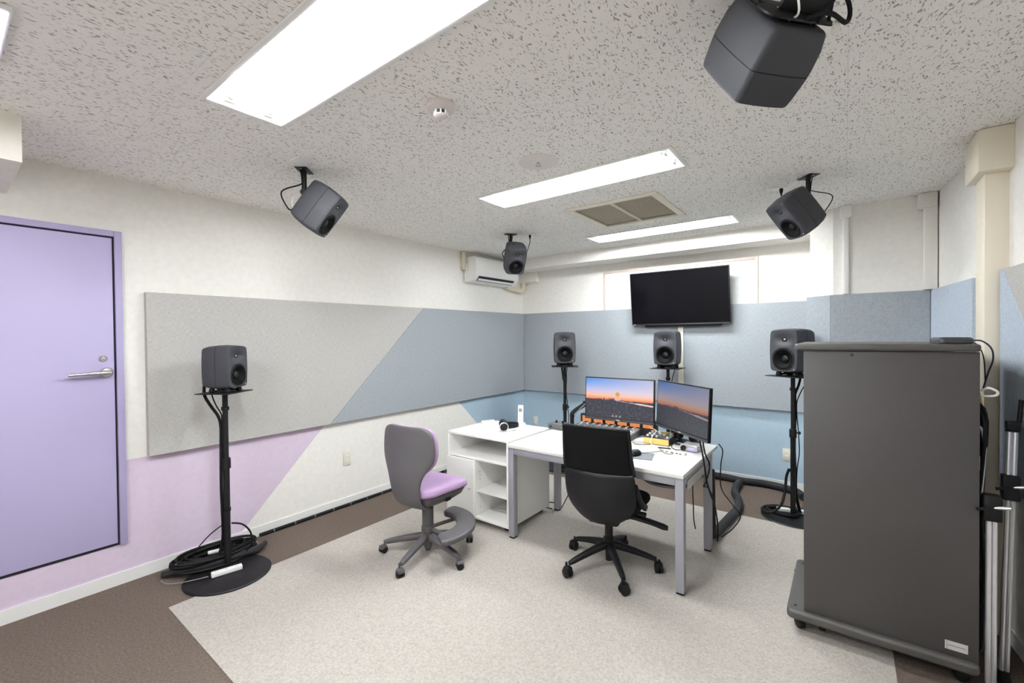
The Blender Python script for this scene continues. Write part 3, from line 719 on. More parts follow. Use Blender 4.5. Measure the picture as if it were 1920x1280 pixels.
bm = B(); prism(bm, [(XL+0.145, AY0+0.06, 2.202), (XL+0.1535, AY0+0.06, 2.199), (XL+0.196, AY0+0.06, 2.252), (XL+0.188, AY0+0.06, 2.256)], (0, AY1-AY0-0.14, 0)); sl_ = obj('outlet_slot', bm, mat('slot_dark', (28, 30, 40), 0.7), t)
bm = B(); prism(bm, [(XL+0.162, AY0+0.065, 2.203), (XL+0.172, AY0+0.065, 2.204), (XL+0.185, AY0+0.065, 2.225), (XL+0.178, AY0+0.065, 2.226)], (0, AY1-AY0-0.15, 0)); obj('louvre', bm, PLASW, sl_)
bm = B(); box(bm, (XL+0.001, AY0-0.055, 2.33), (XL+0.055, AY0-0.005, 2.545), 0.006); obj('duct_cover', bm, PLASB, t)
cable('power_cord', [(XL+0.06, AY0-0.03, 2.40), (XL+0.075, AY0-0.025, 2.38), (XL+0.05, AY0-0.02, 2.26), (XL+0.02, AY0+0.0, 2.20), (XL+0.02, AY0+0.05, 2.19)], 0.006, PLASW, t)
bm = B(); tube(bm, spline([(XL+0.06, AY1-0.08, 2.19), (XL+0.055, AY1+0.05, 2.175), (XL+0.055, AY1+0.21, 2.16), (XL+0.06, AY1+0.27, 2.165), (XL+0.065, AY1+0.30, 2.20), (XL+0.065, AY1+0.305, 2.27)], 6), 0.033, 16); obj('pipe_elbow', bm, PLASB, t)

# ------------------------------------------------------------------ television
t = thing('television', 'black flat television hung on the back wall', 'television', (-1.47, YB, 1.94))
Mt = T(-1.455, 4.925, 1.944) @ RX(7)
bm = B(); box(bm, (-0.524, -0.012, -0.298), (0.524, 0.016, 0.298), 0.004, M=Mt); obj('bezel', bm, BLACKP, t)
bm = B(); box(bm, (-0.515, -0.0135, -0.280), (0.515, -0.0121, 0.290), M=Mt); obj('screen', bm, SCRB, t)
bm = B(); box(bm, (-0.52, -0.0145, -0.297), (0.52, -0.0121, -0.286), 0.001, M=Mt); lip = obj('lower_trim', bm, mat('tv_trim', (70, 70, 74), 0.3, 0.5), t)
bm = B(); box(bm, (-0.508, -0.0155, -0.2955), (-0.478, -0.0146, -0.2875), M=Mt); obj('name_plate', bm, SILVER, lip)
bm = B(); box(bm, (-0.38, 0.0, -0.322), (0.43, 0.045, -0.298), 0.004, M=Mt); obj('speaker_bar', bm, BLACKP, t)
bm = B(); box(bm, (-0.36, 0.0165, -0.26), (0.36, 0.05, 0.22), 0.01, M=Mt); obj('rear_housing', bm, BLACKP, t)
bm = B(); box(bm, (-1.66, 4.965, 1.87), (-1.26, YB-0.005, 2.12), 0.004); obj('wall_mount', bm, BLACK, t)
t = tag(obj('cable_cover', box(B(), (-1.478, 5.012, ZB+0.0), (-1.422, 5.029, 1.66), 0.004), mat('cover_ivory', (226, 222, 208), 0.5)), 'vertical ivory cable cover running down from the television', 'cable cover')

# ------------------------------------------------------------------ wall sockets
def wall_socket(label, M, parts=True):
    t = thing('wall_socket', label, 'socket', M.translation, M.to_euler())
    bm = B(); box(bm, (-0.036, -0.008, -0.06), (0.036, -0.0005, 0.06), 0.003); pl = obj('plate', bm, PLASI, t, local=True)
    for s in (-1, 1):
        bm = B(); box(bm, (-0.014, -0.0095, s*0.022-0.017), (0.014, -0.0075, s*0.022+0.017), 0.001); ou = obj('outlet', bm, PLASW, t, local=True)
        bm = B()
        for q in (-1, 1): box(bm, (q*0.006-0.0012, -0.0100, s*0.022-0.004), (q*0.006+0.0012, -0.0094, s*0.022+0.006))
        obj('slot', bm, BLACKP, ou, local=True)
wall_socket('ivory wall socket on the white field below the long panel', T(XL, 2.286, 0.43) @ RZ(90))
wall_socket('ivory wall socket on blue wall behind the cordless phone', T(-3.44, YB, 0.358))
wall_socket('ivory wall socket on blue wall beside the stand at the rack', T(-0.455, YB, 0.343))

# ------------------------------------------------------------------ light carpet
bm = B(); prism(bm, [(-3.09, 0.80, 0.0), (0.185, 0.78, 0.0), (0.185, 4.12, 0.0), (-3.10, 4.12, 0.0)], (0, 0, 0.004))
tag(obj('carpet', bm, CARPL), 'light grey carpet field laid on the brown carpet', 'carpet')
FZ = 0.004

# ------------------------------------------------------------------ desk
DX0, DX1, DYA, DYB, DZT = -2.045, -0.748, 2.625, 3.49, 0.72
t = thing('desk', 'white topped desk with square silver legs', 'desk', ((DX0+DX1)/2, (DYA+DYB)/2, FZ))
bm = B(); box(bm, (DX0, DYA, DZT-0.024), (DX1, DYB, DZT), 0.002); obj('desk_top', bm, DESKW, t)
lw = 0.05; dzr = DZT-0.0245
for (lx, ly) in ((DX0+0.002, DYA+0.012), (DX1-lw-0.002, DYA+0.012), (DX0+0.002, 3.29), (DX1-lw-0.002, 3.29)):
    bm = B(); box(bm, (lx, ly, FZ+0.012), (lx+lw, ly+lw, dzr), 0.003); lg = obj('leg', bm, LEGS, t)
    bm = B(); box(bm, (lx+0.003, ly+0.003, FZ), (lx+lw-0.003, ly+lw-0.003, FZ+0.0115), 0.002); obj('foot', bm, BLACKP, lg)
for (a, b) in (((DX0+lw+0.003, DYA+0.014, dzr-0.05), (DX1-lw-0.003, DYA+0.046, dzr)), ((DX0+lw+0.003, 3.294, dzr-0.05), (DX1-lw-0.003, 3.33, dzr)),
               ((DX0+0.004, DYA+0.063, dzr-0.05), (DX0+0.036, 3.289, dzr)), ((DX1-0.036, DYA+0.063, dzr-0.05), (DX1-0.004, 3.289, dzr))):
    bm = B(); box(bm, a, b, 0.002); obj('rail', bm, LEGS, t)
bm = B(); box(bm, (DX1-0.0035, DYA+0.09, dzr-0.085), (DX1+0.004, 3.15, dzr-0.03), 0.002); obj('side_plate', bm, mat('plate_grey', (196, 196, 192), 0.5), t)
bm = B(); box(bm, (DX0+0.2, 3.35, 0.55), (DX1-0.08, 3.46, 0.555)); box(bm, (DX0+0.2, 3.455, 0.555), (DX1-0.08, 3.46, 0.62)); box(bm, (DX0+0.2, 3.35, 0.555), (DX1-0.08, 3.355, 0.60)); obj('cable_tray', bm, BLACK, t)
bm = B(); box(bm, (-1.79, 2.84, DZT+0.0001), (-1.745, 2.852, DZT+0.001)); obj('grommet_mark', bm, mat('mark_grey', (205, 205, 200), 0.5), t)

# ------------------------------------------------------------------ cabinet
KX0, KX1, KY0, KY1, KZ0, KZ1 = -2.715, -2.062, 2.665, 3.25, 0.05, 0.734
t = thing('cabinet', 'white open shelf cabinet on castors beside the desk', 'cabinet', ((KX0+KX1)/2, (KY0+KY1)/2, FZ))
th = 0.019
def kb(name, a, b, m=CABW): 
    bm = B(); box(bm, a, b, 0.0015); return obj(name, bm, m, t)
kb('top', (KX0, KY0, KZ1-th), (KX1, KY1, KZ1)); kb('side_panel', (KX0, KY0, KZ0), (KX0+th, KY1, KZ1-th-0.0005)); kb('side_panel', (KX1-th, KY0, KZ0), (KX1, KY1, KZ1-th-0.0005))
kb('bottom', (KX0+th, KY0, KZ0), (KX1-th, KY1-0.01, KZ0+th)); kb('shelf', (KX0+th, KY0, 0.532), (KX1-th, KY1-0.012, 0.532+th))
kb('back_panel', (KX0+th, KY1-0.010, KZ0+th), (KX1-th, KY1, KZ1-th)); kb('divider', (-2.425, KY0, KZ0+th), (-2.425+th, KY1-0.012, 0.531)); kb('shelf', (-2.425+th, KY0+0.02, 0.265), (KX1-th, KY1-0.012, 0.265+0.016))
dd = kb('door', (KX0+0.001, KY0-0.018, KZ0+0.004), (-2.412, KY0-0.001, 0.529))
bm = B(); lathe(bm, [(0.007, 0), (0.007, 0.004), (0, 0.004)], 14, T(-2.455, KY0-0.018, 0.29) @ RX(90)); obj('door_lock', bm, STEEL, dd)
for zz in (0.42, 0.39, 0.36, 0.13):
    bm = B(); lathe(bm, [(0.004, 0), (0.004, 0.001), (0, 0.001)], 8, T(-2.425+th, KY0+0.06, zz) @ RY(90)); obj('pin_hole', bm, mat('hole_dark', (90, 88, 86), 0.8), t)
for (cx_, cy_) in ((KX0+0.06, KY0+0.06), (KX1-0.06, KY0+0.06), (KX0+0.06, KY1-0.06), (KX1-0.06, KY1-0.06)):
    bm = B(); lathe(bm, [(0.019, -0.016), (0.022, -0.012), (0.022, 0.012), (0.019, 0.016)], 18, T(cx_, cy_, FZ+0.022) @ RY(90)); box(bm, (cx_-0.02, cy_-0.016, 0.04), (cx_+0.02, cy_+0.016, KZ0-0.0005), 0.002); obj('castor', bm, BLACKP, t)

# ------------------------------------------------------------------ chairs
def castor(bm, x, y, az, r=0.026, z0=FZ):
    M_ = T(x, y, z0+r) @ RZ(az)
    for s in (-1, 1): lathe(bm, [(r*0.7, -0.011), (r, -0.008), (r, 0.008), (r*0.7, 0.011)], 18, M_ @ T(0, s*0.014, 0) @ RX(90))
def hood(bm, x, y, az, zt, r=0.026, z0=FZ):
    M_ = T(x, y, z0+r) @ RZ(az)
    box(bm, (-0.02, -0.024, 0.0), (0.024, 0.024, r+0.008), 0.009, M=M_)
    tube(bm, [(x-0.012*math.cos(R(az)), y-0.012*math.sin(R(az)), z0+2*r), (x-0.012*math.cos(R(az)), y-0.012*math.sin(R(az)), zt)], 0.0075, 10)
def star_leg(az, r1, zi, zo, hi, ho, wi, wo, cx, cy, r_in=0.02):
    """one arm of a five star base"""
    bm = B(); rings = []
    for k in range(9):
        s = k/8; rr = r_in + (r1-r_in)*s; z = zi + (zo-zi)*s**1.25; hh = hi+(ho-hi)*s; ww = wi+(wo-wi)*s
        if k == 8: hh *= 0.8; ww *= 0.8
        rings.append([Vector((rr, y_*1.0, z+zz)) for y_, zz in [(p[0], p[1]) for p in rrect(ww, hh, min(ww, hh)*0.35, 3)]])
    loft(bm, rings); bmesh.ops.transform(bm, matrix=T(cx, cy, 0) @ RZ(az), verts=bm.verts)
    return bm
def grid_shell(rows, nu, curve, curve_pow=2.0):
    """rows: (y, z, halfwidth, bow); returns bmesh grid facing +y"""
    bm = B(); G = []
    for (y, z, hw, bow) in rows:
        G.append([bm.verts.new((hw*(2*k/(nu-1)-1), y + bow*abs(2*k/(nu-1)-1)**curve_pow, z)) for k in range(nu)])
    for a, b in zip(G, G[1:]):
        for k in range(nu-1): bm.faces.new((a[k], a[k+1], b[k+1], b[k]))
    return bm

# --- pink and grey task chair
PX, PY = -2.353, 2.105; PAZ = 96
t = thing('task_chair', 'grey task chair with pink upholstery and a footrest ring', 'chair', (PX, PY, FZ), (0, 0, R(PAZ-90)))
L_ = True
for k in range(5):
    azw = -3+72*k; azl = azw-(PAZ-90)
    lg = obj('base_leg', star_leg(azl, 0.315, 0.130, 0.078, 0.050, 0.032, 0.052, 0.038, 0, 0), CHG, t, local=L_)
    x_, y_ = 0.325*math.cos(R(azl)), 0.325*math.sin(R(azl))
    bm = B(); hood(bm, x_, y_, azl+60, 0.085, 0.024, 0); ca = obj('castor', bm, CHG, t, local=L_)
    bm = B(); castor(bm, x_, y_, azl+60, 0.024, 0); obj('wheel', bm, BLACKP, ca, local=L_)
bm = B(); lathe(bm, [(0.026, 0.05), (0.03, 0.10), (0.036, 0.105), (0.036, 0.17), (0.040, 0.20), (0.040, 0.335), (0.030, 0.34), (0.030, 0.40)], 24); obj('gas_column', bm, CHG, t, local=L_)
bm = B(); tube(bm, [(0, 0, 0.03), (0, 0, 0.06)], 0.02, 16); obj('column_foot', bm, mat('dark_grey_plastic', (70, 68, 70), 0.5), t, local=L_)
# footrest ring: a padded arc held by two arms
fa = 40-(PAZ-90); bm = B(); rings = []
for k in range(25):
    a = R(fa-66+132*k/24); ro, ri = 0.335, 0.20
    e = 0.02 if k in (0, 24) else 0.0
    pr = rrect(ro-ri-2*e, 0.042-e*0.6, 0.013, 3)
    rings.append([Vector(((0.27+px)*math.cos(a), (0.27+px)*math.sin(a), 0.205+pz)) for px, pz in pr])
loft(bm, rings); fr = obj('footrest', bm, CHG, t, local=L_)
bm = B()
for a in (fa-40, fa+40): tube(bm, [(0.03*math.cos(R(a)), 0.03*math.sin(R(a)), 0.185), (0.26*math.cos(R(a)), 0.26*math.sin(R(a)), 0.18)], 0.013, 10)
lathe(bm, [(0.042, 0.165), (0.046, 0.17), (0.046, 0.20), (0.042, 0.205)], 20); obj('footrest_bracket', bm, CHG, fr, local=L_)
# seat cushion: tapered towards the back, waterfall front
def seat_rings(zs, grow, y0, y1, wf, wb, cr):
    out = []
    for z, g in zip(zs, grow):
        n = []
        W2 = lambda y: (wb + (wf-wb)*((y-y0)/(y1-y0)))/2 + g
        for (px, py) in rrect(1.0, 1.0, cr, 6):
            y = (y0+y1)/2 + py*(y1-y0+2*g); dz = -0.018*max(0, (y-y1*0.45)/(y1*0.55))**2
            n.append(Vector((px*2*W2(min(max(y, y0), y1)), y, z+dz)))
        out.append(n)
    return out
bm = B(); loft(bm, seat_rings([0.462, 0.468, 0.485, 0.51, 0.524, 0.528], [-0.012, 0.0, 0.006, 0.0, -0.02, -0.06], -0.19, 0.235, 0.44, 0.34, 0.22))
o = obj('seat_cushion', bm, PINKF, t, local=L_); mods(o, 0, 1)
bm = B(); loft(bm, seat_rings([0.372, 0.385, 0.42, 0.4615], [-0.11, -0.065, -0.022, -0.004], -0.18, 0.225, 0.43, 0.33, 0.22)); obj('seat_pan', bm, CHG, t, local=L_)
bm = B(); box(bm, (0.15, 0.0, 0.40), (0.175, 0.05, 0.425), 0.006); tube(bm, [(0.06, 0.02, 0.41), (0.16, 0.02, 0.412)], 0.006, 8); obj('height_lever', bm, BLACKP, t, local=L_)
rows = [(-0.210, 0.940, 0.135, 0.016), (-0.216, 0.932, 0.182, 0.026), (-0.222, 0.905, 0.214, 0.042), (-0.228, 0.84, 0.228, 0.054), (-0.232, 0.775, 0.232, 0.058), (-0.236, 0.715, 0.222, 0.058), (-0.245, 0.665, 0.185, 0.05), (-0.250, 0.615, 0.150, 0.04), (-0.248, 0.56, 0.132, 0.034), (-0.238, 0.50, 0.124, 0.03), (-0.215, 0.44, 0.115, 0.024), (-0.16, 0.39, 0.10, 0.014), (-0.08, 0.368, 0.08, 0.005), (-0.01, 0.365, 0.05, 0.0)]
o = obj('back_shell', grid_shell(rows, 9, 0), CHG, t, local=L_); mods(o, 0.030, 2)
rows = [(y+0.030, z-0.003 if z > 0.8 else z, hw+0.004, bow) for y, z, hw, bow in rows[:7]] + [(-0.217, 0.635, 0.15, 0.035), (-0.22, 0.612, 0.09, 0.02)]
o = obj('back_cushion', grid_shell(rows, 9, 0), PINKF, t, local=L_); mods(o, 0.034, 2)

# --- black office chair
BX, BY = -1.245, 2.69; BAZ = 97
t = thing('office_chair', 'black office chair with a high back pushed up to the desk', 'chair', (BX, BY, FZ), (0, 0, R(BAZ-90)))
for k in range(5):
    azl = 23+72*k-(BAZ-90)
    obj('base_leg', star_leg(azl, 0.30, 0.155, 0.085, 0.05, 0.03, 0.05, 0.032, 0, 0), SHELLB, t, local=L_)
    x_, y_ = 0.312*math.cos(R(azl)), 0.312*math.sin(R(azl))
    bm = B(); hood(bm, x_, y_, azl+100, 0.09, 0.030, 0); ca = obj('castor', bm, SHELLB, t, local=L_)
    bm = B(); castor(bm, x_, y_, azl+100, 0.030, 0); obj('wheel', bm, BLACKP, ca, local=L_)
bm = B(); lathe(bm, [(0.022, 0.05), (0.024, 0.12), (0.034, 0.125), (0.034, 0.20), (0.026, 0.205), (0.026, 0.34)], 24); obj('gas_column', bm, BLACKP, t, local=L_)
bm = B(); loft(bm, seat_rings([0.415, 0.425, 0.445, 0.468, 0.482, 0.486], [-0.015, 0.0, 0.006, 0.0, -0.02, -0.06], -0.19, 0.26, 0.47, 0.42, 0.24)); o = obj('seat_cushion', bm, MESHB, t, local=L_); mods(o, 0, 1)
bm = B(); loft(bm, seat_rings([0.375, 0.39, 0.414], [-0.06, -0.03, -0.01], -0.19, 0.25, 0.46, 0.40, 0.24)); obj('seat_pan', bm, SHELLB, t, local=L_)
bm = B(); box(bm, (-0.10, -0.13, 0.325), (0.10, 0.10, 0.374), 0.02); obj('mechanism', bm, BLACKP, t, local=L_)
bm = B(); rings = []
for s, (x_, y_, z_, w_, h_) in enumerate([(0.06, 0.06, 0.345, 0.05, 0.03), (0.16, 0.075, 0.335, 0.048, 0.03), (0.26, 0.09, 0.315, 0.046, 0.028), (0.33, 0.10, 0.297, 0.046, 0.03), (0.355, 0.104, 0.292, 0.03, 0.026)]):
    rings.append([Vector((x_, y_+p[0], z_+p[1])) for p in rrect(w_, h_, 0.01, 3)])
loft(bm, rings); lv = obj('control_lever', bm, SHELLB, t, local=L_)
bm = B(); box(bm, (0.17, 0.06, 0.348), (0.225, 0.095, 0.374), 0.006); obj('lever_tab', bm, SHELLB, lv, local=L_)
rows = [(-0.290, 0.968, 0.196, 0.030), (-0.292, 0.955, 0.203, 0.032), (-0.288, 0.88, 0.209, 0.040), (-0.276, 0.80, 0.214, 0.046), (-0.262, 0.73, 0.219, 0.050), (-0.255, 0.69, 0.222, 0.054)]
o = obj('back_mesh', grid_shell(rows, 11, 0), MESHB, t, local=L_); mods(o, 0.014, 1)
bm = B(); tube(bm, spline([(-0.222, -0.200, 0.69), (-0.214, -0.232, 0.80), (-0.205, -0.256, 0.95), (-0.196, -0.262, 0.972), (-0.1, -0.283, 0.976), (0, -0.291, 0.977), (0.1, -0.283, 0.976), (0.196, -0.262, 0.972), (0.205, -0.256, 0.95), (0.214, -0.232, 0.80), (0.222, -0.200, 0.69)], 4), 0.010, 8); obj('back_frame', bm, BLACKP, t, local=L_)
rows = [(-0.256, 0.690, 0.225, 0.058), (-0.258, 0.66, 0.228, 0.062), (-0.264, 0.60, 0.230, 0.078), (-0.268, 0.54, 0.228, 0.092), (-0.268, 0.49, 0.221, 0.105), (-0.262, 0.445, 0.203, 0.115), (-0.248, 0.408, 0.170, 0.105), (-0.22, 0.378, 0.125, 0.075), (-0.165, 0.355, 0.08, 0.03), (-0.08, 0.345, 0.06, 0.0)]
o = obj('lumbar_shell', grid_shell(rows, 11, 0), SHELLB, t, local=L_); mods(o, 0.016, 2)
for s in (-1, 1):
    bm = B(); rings = []
    for (x_, y_, z_, w_, h_) in ((0.222, -0.17, 0.60, 0.025, 0.07), (0.235, -0.10, 0.50, 0.025, 0.055), (0.235, 0.0, 0.435, 0.022, 0.04), (0.225, 0.08, 0.415, 0.02, 0.028)):
        rings.append([Vector((s*(x_+p[0]), y_, z_+p[1])) for p in rrect(w_, h_, 0.008, 3)])
    loft(bm, rings); obj('side_arm', bm, SHELLB, t, local=L_)

# ------------------------------------------------------------------ monitors
MW_, MH_ = 0.588, 0.350
def monitor(label, c, rz, tilt, scr):
    t = thing('monitor', label, 'monitor', c, (R(tilt), 0, R(rz)), group='computer monitors on the desk')
    bm = B(); box(bm, (-MW_/2, 0.0, -MH_/2), (MW_/2, 0.022, MH_/2), 0.003); obj('housing', bm, BLACKP, t, local=True)
    bm = B(); box(bm, (-MW_/2+0.0085, -0.0012, -MH_/2+0.024), (MW_/2-0.0085, 0.0005, MH_/2-0.0085))
    o = obj('screen', bm, scr, t, local=True)
    bm = B(); box(bm, (-MW_/2+0.002, -0.003, -MH_/2+0.001), (MW_/2-0.002, -0.0001, -MH_/2+0.019), 0.001); ch = obj('chin', bm, mat('monitor_chin', (52, 52, 56), 0.4), t, local=True)
    bm = B(); box(bm, (-0.016, -0.0038, -MH_/2+0.007), (0.016, -0.0031, -MH_/2+0.014)); obj('name_plate', bm, SILVER, ch, local=True)
    bm = B(); box(bm, (-0.12, 0.0225, -0.08), (0.12, 0.045, 0.08), 0.01); box(bm, (-0.05, 0.0455, -0.05), (0.05, 0.055, 0.05), 0.002); obj('rear_housing', bm, BLACKP, t, local=True)
    return t
m1c = Vector((-1.460, 3.345, 1.015)); m2c = Vector((-0.912, 3.148, 1.022))
mo = monitor('computer monitor with a bright sunset picture above the mixing console', m1c, 0.8, -3, mat_screen('screen_bright', 1.0, ((255, 255, 255), 0.0)))
# login picture marks on the first screen
bm = B(); lathe(bm, [(0.018, 0), (0.018, 0.0004), (0, 0.0004)], 24, T(-0.005, -0.0013, 0.042) @ RX(90)); ic = obj('user_icon', bm, mat('icon_orange', (60, 38, 14), 0.5, emit=(236, 158, 66), estr=0.85), mo, local=True)
bm = B(); box(bm, (-0.028, -0.0017, 0.004), (0.020, -0.0013, 0.009)); box(bm, (-0.026, -0.0017, -0.005), (0.018, -0.0013, 0.001))
for q in (-0.045, -0.013, 0.018): box(bm, (q-0.008, -0.0017, -0.138), (q+0.008, -0.0013, -0.134)); lathe(bm, [(0.004, 0), (0.004, 0.0004), (0, 0.0004)], 10, T(q, -0.0013, -0.129) @ RX(90))
obj('login_marks', bm, mat('icon_white', (40, 40, 44), 0.5, emit=(222, 222, 235), estr=0.75), ic, local=True)
monitor('dim computer monitor turned at the right end of the desk', m2c, -39, -3, mat_screen('screen_dim', 0.55, ((60, 62, 80), 0.30)))
# monitor arms
def arm(label, base, knee, end, dirv):
    t = thing('monitor_mount', label, 'monitor arm', base)
    b = Vector(base); k_ = Vector(knee); e = Vector(end)
    bm = B(); box(bm, b+Vector((-0.045, -0.045, 0.0005)), b+Vector((0.045, 0.045, 0.014)), 0.004); obj('clamp_base', bm, BLACK, t)
    bm = B(); tube(bm, [b+Vector((0, 0, 0.012)), b+Vector((0, 0, 0.10))], 0.018, 16); obj('post', bm, BLACK, t)
    p0 = b+Vector((0, 0, 0.095))
    bm = B(); tube(bm, spline([p0, p0+(k_-p0)*0.12+Vector((0, 0, 0.03)), k_], 5), 0.021, 12); obj('lower_arm', bm, BLACK, t)
    bm = B(); tube(bm, [k_, e], 0.017, 12); obj('upper_arm', bm, BLACK, t)
    bm = B(); o3 = Vector((0.012, -0.018, 0.008)); tube(bm, [p0+(k_-p0)*0.15+o3, k_+o3], 0.006, 8); obj('arm_highlight_strip', bm, STEEL, t)
    bm = B(); lathe(bm, [(0.024, -0.022), (0.024, 0.022)], 16, T(*k_)); obj('joint', bm, BLACKP, t)
    return t
arm('black monitor arm holding the bright monitor', (-1.93, 3.425, DZT), (-1.81, 3.455, 0.94), tuple(m1c+Vector((0.0, 0.062, 0.0))), None)
n2 = RZ(-39) @ Vector((0, 1, 0))
arm('black monitor arm holding the turned monitor', (-1.06, 3.462, DZT), (-0.98, 3.42, 0.90), tuple(m2c+n2*0.062), None)

# ------------------------------------------------------------------ mixing console with meter bridge
t = thing('mixing_console', 'grey mixing console with orange displays and rows of knobs', 'mixing console', (-1.60, 3.30, DZT))
KG = mat('console_grey', (84, 86, 90), 0.45); KD = mat('console_dark', (36, 37, 40), 0.5); KL = mat('knob_light', (208, 210, 212), 0.4); KM = mat('knob_mid', (150, 152, 156), 0.4)
cx0, cx1, cy0, cy1 = -1.865, -1.315, 3.19, 3.475
def slope_z(y): return DZT+0.032+0.026*(y-cy0)/(cy1-cy0)
bm = B(); prism(bm, [(cx0, cy0, DZT+0.002), (cx0, cy1, DZT+0.002), (cx0, cy1, slope_z(cy1)), (cx0, cy0, slope_z(cy0))], (cx1-cx0, 0, 0)); obj('chassis', bm, KG, t)
def kn(bm, x, y, r_, h_): lathe(bm, [(r_, 0), (r_*0.9, h_), (0, h_)], 10, T(x, y, slope_z(y)) @ RX(8))
for i in range(9):
    xx = cx0+0.04+i*0.058
    st_ = bmesh.new(); box(st_, (xx-0.018, cy0+0.02, 0), (xx+0.018, cy0+0.13, 0.001), M=T(0, 0, 0)); 
    for v in st_.verts: v.co.z += slope_z(v.co.y)
    so = obj('fader_strip', st_, KD, t)
    fb = B(); fy = cy0+0.04+0.06*((i*37) % 10)/10; box(fb, (xx-0.007, fy-0.012, slope_z(fy)+0.001), (xx+0.007, fy+0.012, slope_z(fy)+0.014), 0.003); obj('fader_cap', fb, KM, so)
    for j, (yy, rr, hh, mm) in enumerate(((cy0+0.155, 0.009, 0.006, KL), (cy0+0.185, 0.010, 0.012, KM), (cy0+0.22, 0.011, 0.014, KL), (cy0+0.255, 0.011, 0.013, KM))):
        b_ = B(); kn(b_, xx, yy, rr, hh); obj('knob', b_, mm, t)
for (xx, yy) in [(cx1-0.035+0.018*a, cy0+0.03+0.028*b) for a in range(2) for b in range(9)]:
    b_ = B(); box(b_, (xx-0.006, yy-0.008, slope_z(yy)), (xx+0.006, yy+0.008, slope_z(yy)+0.006), 0.001); obj('button', b_, KL, t)
# meter bridge
mb0, mb1, my0 = -1.875, -1.195, 3.478
bm = B(); box(bm, (mb0, my0, DZT+0.002), (mb1, my0+0.05, DZT+0.128), 0.006, M=None); br = obj('meter_bridge', bm, KD, t)
OR = mat('display_orange', (60, 34, 14), 0.5, emit=(236, 142, 84), estr=0.9)
for i in range(6):
    xa = mb0+0.022+i*0.1095
    b_ = B(); box(b_, (xa, my0-0.002, DZT+0.064), (xa+0.082, my0+0.0005, DZT+0.112)); obj('display', b_, OR, br)

# ------------------------------------------------------------------ small things on the desk
def on_desk(name, label, cat, x, y, rz=0): return thing(name, label, cat, (x, y, DZT), (0, 0, R(rz)))
t = on_desk('effects_box', 'black and yellow sound box with white knobs beside the console', 'sound equipment', -1.12, 3.33, 0)
YL = mat('box_yellow', (226, 192, 112), 0.5)
bm = B(); prism(bm, [(-0.095, -0.085, 0.002), (-0.095, 0.085, 0.002), (-0.095, 0.085, 0.062), (-0.095, -0.085, 0.048)], (0.19, 0, 0)); obj('case', bm, KD, t, local=True)
bm = B(); box(bm, (-0.094, -0.089, 0.004), (0.094, -0.0852, 0.046), 0.001); obj('front_panel', bm, YL, t, local=True)
bm = B(); box(bm, (-0.094, 0.080, 0.0625), (0.094, 0.089, 0.067), 0.001); obj('rear_strip', bm, YL, t, local=True)
def tz(y): return 0.055+0.014*(y/0.17)
for (xx, yy) in ((-0.075, -0.05), (-0.075, 0.0), (-0.04, -0.05), (-0.04, 0.0), (-0.005, -0.05), (0.0, 0.02), (-0.07, 0.045), (0.075, -0.055), (0.075, 0.03), (-0.02, 0.05)):
    b_ = B(); lathe(b_, [(0.010, 0), (0.008, 0.012), (0, 0.012)], 12, T(xx, yy, tz(yy))); obj('knob', b_, KL, t, local=True)
b_ = B(); lathe(b_, [(0.026, 0), (0.026, 0.006), (0.021, 0.018), (0, 0.019)], 24, T(0.04, 0.0, tz(0))); obj('dial', b_, mat('dial_brass', (150, 140, 112), 0.35, 0.6), t, local=True)
t = on_desk('headphone_amplifier', 'small grey box with two black knobs at the left end of the desk', 'sound equipment', -2.0+0.0, 3.33, -3)
bm = B(); box(bm, (-0.085, -0.06, 0.003), (0.085, 0.06, 0.048), 0.003); obj('case', bm, mat('box_grey', (92, 92, 94), 0.5), t, local=True)
for xx in (-0.04, 0.025):
    b_ = B(); lathe(b_, [(0.011, 0), (0.011, 0.004), (0.008, 0.02), (0, 0.02)], 14, T(xx, 0.01, 0.0485)); obj('knob', b_, BLACKP, t, local=True)
b_ = B(); lathe(b_, [(0.010, 0), (0.010, 0.002), (0.005, 0.002)], 16, T(-0.05, -0.0602, 0.026) @ RX(90)); obj('jack', b_, BLACKP, t, local=True)
# mouse pad and mouse
t = on_desk('mouse_pad', 'thin grey mouse pad on the white desk top', 'mouse pad', -1.105, 2.885, 0)
bm = B(); prism(bm, [(x, y, 0.0005) for x, y in rrect(0.17, 0.17, 0.006, 3)], (0, 0, 0.003)); bmesh.ops.transform(bm, matrix=RZ(14), verts=bm.verts); obj('pad', bm, mat('pad_grey', (116, 122, 130), 0.7), t, local=True)
bm = B(); prism(bm, [(x, y, 0.0002) for x, y in rrect(0.172, 0.172, 0.006, 3)], (0, 0, 0.0018)); bmesh.ops.transform(bm, matrix=RZ(14), verts=bm.verts); obj('pad_base', bm, BLACKP, t, local=True)
t = thing('computer_mouse', 'black wired mouse on the grey mouse pad', 'mouse', (-1.135, 2.87, DZT+0.0036), (0, 0, R(-15)))
bm = B(); rings = []
for z, sc in ((0.0, 0.92), (0.008, 1.0), (0.018, 0.97), (0.028, 0.82), (0.034, 0.58), (0.037, 0.25)):
    rings.append([Vector((0.033*sc*math.cos(2*PI*k/24)*(1+0.12*math.sin(2*PI*k/24)), 0.056*sc*math.sin(2*PI*k/24)-0.004*(1-sc), z)) for k in range(24)])
loft(bm, rings); bo = obj('mouse_body', bm, BLACKP, t, local=True)
bm = B(); lathe(bm, [(0.010, -0.004), (0.010, 0.004)], 14, T(0, 0.03, 0.026) @ RY(90)); obj('scroll_wheel', bm, CAP, bo, local=True)
cable('mouse_cord', [(0, 0.055, 0.006), (0.02, 0.10, 0.003), (0.05, 0.19, 0.003), (0.06, 0.28, 0.003), (0.03, 0.36, 0.01)], 0.0018, RUBBER, t, 6, True)
